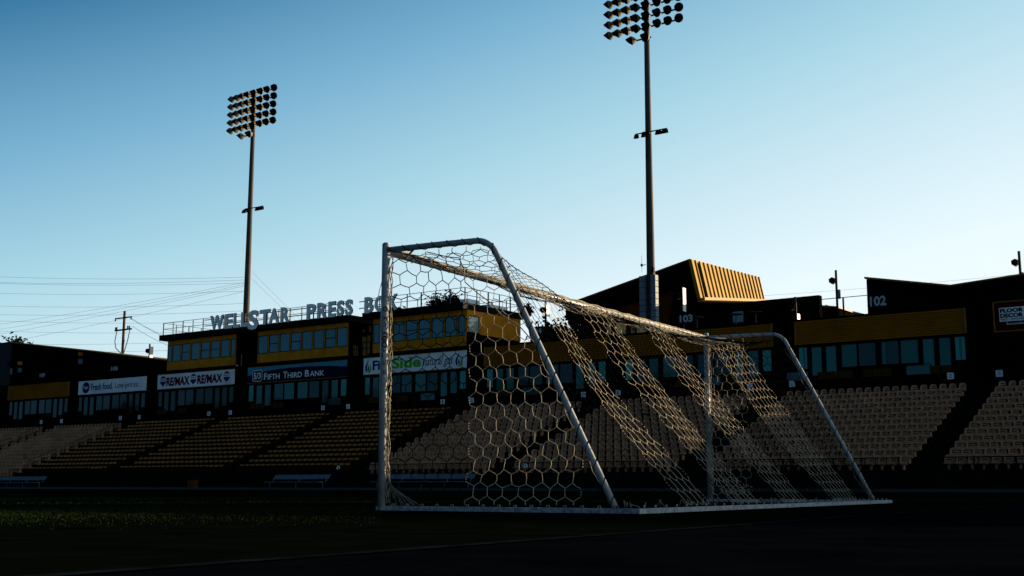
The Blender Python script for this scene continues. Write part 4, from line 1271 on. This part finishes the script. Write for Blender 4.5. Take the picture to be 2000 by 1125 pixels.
# ------------------------------------------------------------------ trees
def tree(x, y, z0, h, r, label, seed, n=900, leaf=.22, z_c=None, palm=False):
    rn = random.Random(seed)
    s = thing('tree', (x, y, z0), label, 'tree', 'trees around the stand')
    t = MB(); top = z0 + h*.75
    t.tube([(x, y, z0), (x+.1, y, z0+h*.3), (x-.05, y, top)], h*.03, 8, True, h*.008)
    cl_ = []
    for k in range(9):
        a = rn.uniform(0, 6.28); e = rn.uniform(.3, 1.2); L = r*rn.uniform(.4, .85)
        st0 = Vector((x, y, z0+h*rn.uniform(.35, .7)))
        en = st0 + Vector((math.cos(a)*math.cos(e), math.sin(a)*math.cos(e), math.sin(e)))*L
        t.tube([st0, (st0+en)/2+Vector((0, 0, .1*L)), en], h*.012, 5, True, h*.004)
        cl_.append(en)
    t.build('trunk', M['bark'], s, True)
    c = MB()
    cen = Vector((x, y, z0+h*.68))
    for k in range(14):
        cl_.append(cen + Vector((rn.gauss(0, .45)*r, rn.gauss(0, .45)*r, rn.gauss(0, .4)*h*.3)))
    for k in range(n):
        b = rn.choice(cl_); rad = r*.34
        p = b + Vector((rn.gauss(0, 1), rn.gauss(0, 1), rn.gauss(0, .8)))*rad*.55
        a1 = Vector((rn.uniform(-1, 1), rn.uniform(-1, 1), rn.uniform(-1, 1))).normalized()*leaf*rn.uniform(.6, 1.3)
        a2 = a1.cross(Vector((rn.uniform(-1, 1), rn.uniform(-1, 1), rn.uniform(-1, 1)))).normalized()*leaf*.55
        c.quad(p-a1, p-a2*.8, p+a1, p+a2)
    c.build('crown', M['leaf'], s)
tree(-51.5, 79.3, 0, 15.2, 3.4, 'large dark leafy tree behind the net and the suites', 4, 15000, .24)
tree(-56.5, 84, 0, 15.2, 2.6, 'smaller dark tree just left of the large one', 14, 5500, .22)
tree(-137.6, 82, 0, 19.2, 3.6, 'dark tree at the left edge above the roof', 5, 12000, .26)
tree(-18.3, 82, 0, 14.6, 1.3, 'thin sprig of a treetop above the right roof', 6, 160, .2)
# planters on the press box roof
def shrub(x, y, z, w, h, label, seed):
    rn = random.Random(seed)
    s = thing('potted_shrub', (x, y, z), label, 'shrub', 'shrubs on the press box roof')
    MB().box(x-w*.6, x+w*.6, y-.25, y+.25, z, z+.3).build('planter', M['black'], s)
    c = MB()
    for k in range(420):
        p = Vector((x+rn.gauss(0, w*.35), y+rn.gauss(0, .3), z+.35+abs(rn.gauss(0, .5))*h))
        a1 = Vector((rn.uniform(-1, 1), rn.uniform(-1, 1), rn.uniform(-.5, 1))).normalized()*.16
        a2 = a1.cross(Vector((rn.uniform(-1, 1), rn.uniform(-1, 1), rn.uniform(-1, 1)))).normalized()*.06
        c.quad(p-a1, p-a2, p+a1, p+a2)
    c.build('foliage', M['leaf'], s)
shrub(-58.6, 71, 13.45, 1.3, .7, 'bushy shrub on the right press box roof, left one of two', 1)
shrub(-57.1, 71, 13.45, .8, .75, 'narrow shrub on the right press box roof, right one of two', 2)
shrub(-63.6, 71.5, 13.45, 1.2, .3, 'low shrub under the last roof letters', 3)
shrub(-53.2+.0, 75, 13.0, .6, .5, 'small shrub beyond the right press box railing', 4)
rb = thing('roof_unit', (-52.5, 74, 13.44), 'pale sunlit rooftop unit behind the right press box railing', 'roof unit')
MB().box(-55.2, -54.45, 69.5, 70.9, 13.45, 13.80).build('casing', M['canvas'], rb)
rb2 = thing('roof_unit', (-55, 73, 13.44), 'low pale rooftop hatch farther back on the right press box roof', 'roof unit')
MB().box(-55.3, -54.45, 72.2, 74.4, 13.45, 13.72).build('casing', M['canvas'], rb2)

# ------------------------------------------------------------------ benches at the front wall
def bench(x0, x1, y, label):
    s = thing('team_bench', ((x0+x1)/2, y, 0), label, 'bench', 'silver benches in front of the stand')
    MB().hull8([(x0, y+.30, .60), (x1, y+.30, .60), (x1, y+.34, .60), (x0, y+.34, .60)], [(x0+.1, y+.42, .86), (x1+.1, y+.42, .86), (x1+.1, y+.46, .86), (x0+.1, y+.46, .86)]).build('backrest', M['alu'], s)
    MB().box(x0-.3, x1-.3, y-.10, y+.2, .42, .46).build('seat', M['alu'], s)
    n = max(2, int((x1-x0)/1.6))
    for k in range(n+1):
        x = x0 + .1 + (x1-x0-.2)*k/n
        MB().tube([(x, y, 0), (x, y, .42)], .02, 6).tube([(x, y+.2, .43), (x, y+.34, .70)], .02, 6).build('leg', M['alu'], s)
bench(-53.9, -49.4, 50, 'silver bench on the ground left of the near goal post')
bench(-45.5, -39.0, 50, 'silver bench seen low through the near side net')
bench(-83.0, -76.8, 50, 'silver bench at the far left edge')
# small ring light / camera marks on the fence seen through the net
for x, z, s_ in ((-52.6, 1.32, 'just left of the near goal post'), (-38.6, 1.30, 'seen through the near side net')):
    pts = [(x+.10*math.cos(2*math.pi*k/16), 54.42, z+.10*math.sin(2*math.pi*k/16)) for k in range(17)]
    o = MB().tube(pts, .028, 6, False).build('hose_ring', M['canvas'])
    tag(o, 'small white ring fixed to the front fence ' + s_, 'ring', 'white rings on the front fence')
# electrical cabinet and hose by the wall
cb = thing('utility_cabinet', (-62, 54, 0), 'small brown cabinet against the front wall below gold seats', 'cabinet')
MB().box(-66.2, -65.5, 54.1, 54.44, .05, .62).build('body', M['brown'], cb)
MB().box(-65.95, -65.8, 54.08, 54.099, .3, .34).build('handle', M['black'], cb)

# ------------------------------------------------------------------ opposite side (behind the camera): dark stand and trees that the glass reflects
ops = thing('opposite_stand', (-40, -70, 0), 'dark stand on the opposite side of the pitch, behind the viewer', 'building')
MB().prism_y([(-170, 0.02), (60, 0.02), (60, 9.5), (20, 9.5), (20, 11.5), (-60, 11.5), (-60, 9.0), (-170, 9.0)], -78, -70).build('wall', M['wall'], ops)
to = MB(); rn = random.Random(21)
for k in range(90):
    cx = rn.uniform(-330, 60); h = rn.uniform(10, 20) + (6 if cx < -120 else 0); r0 = rn.uniform(3, 6)
    for _ in range(60):
        p = Vector((cx+rn.gauss(0, r0*.6), -92+rn.gauss(0, 2), rn.uniform(2, h)))
        a1 = Vector((rn.uniform(-1, 1), 0.3, rn.uniform(-1, 1))).normalized()*1.5
        a2 = a1.cross(Vector((rn.uniform(-.3, .3), 1, rn.uniform(-.3, .3)))).normalized()*1.1
        to.quad(p-a1, p-a2, p+a1, p+a2)
tag(to.build('far_wood', M['leaf']), 'far off wood on the opposite side of the pitch', 'wood', kind='stuff')
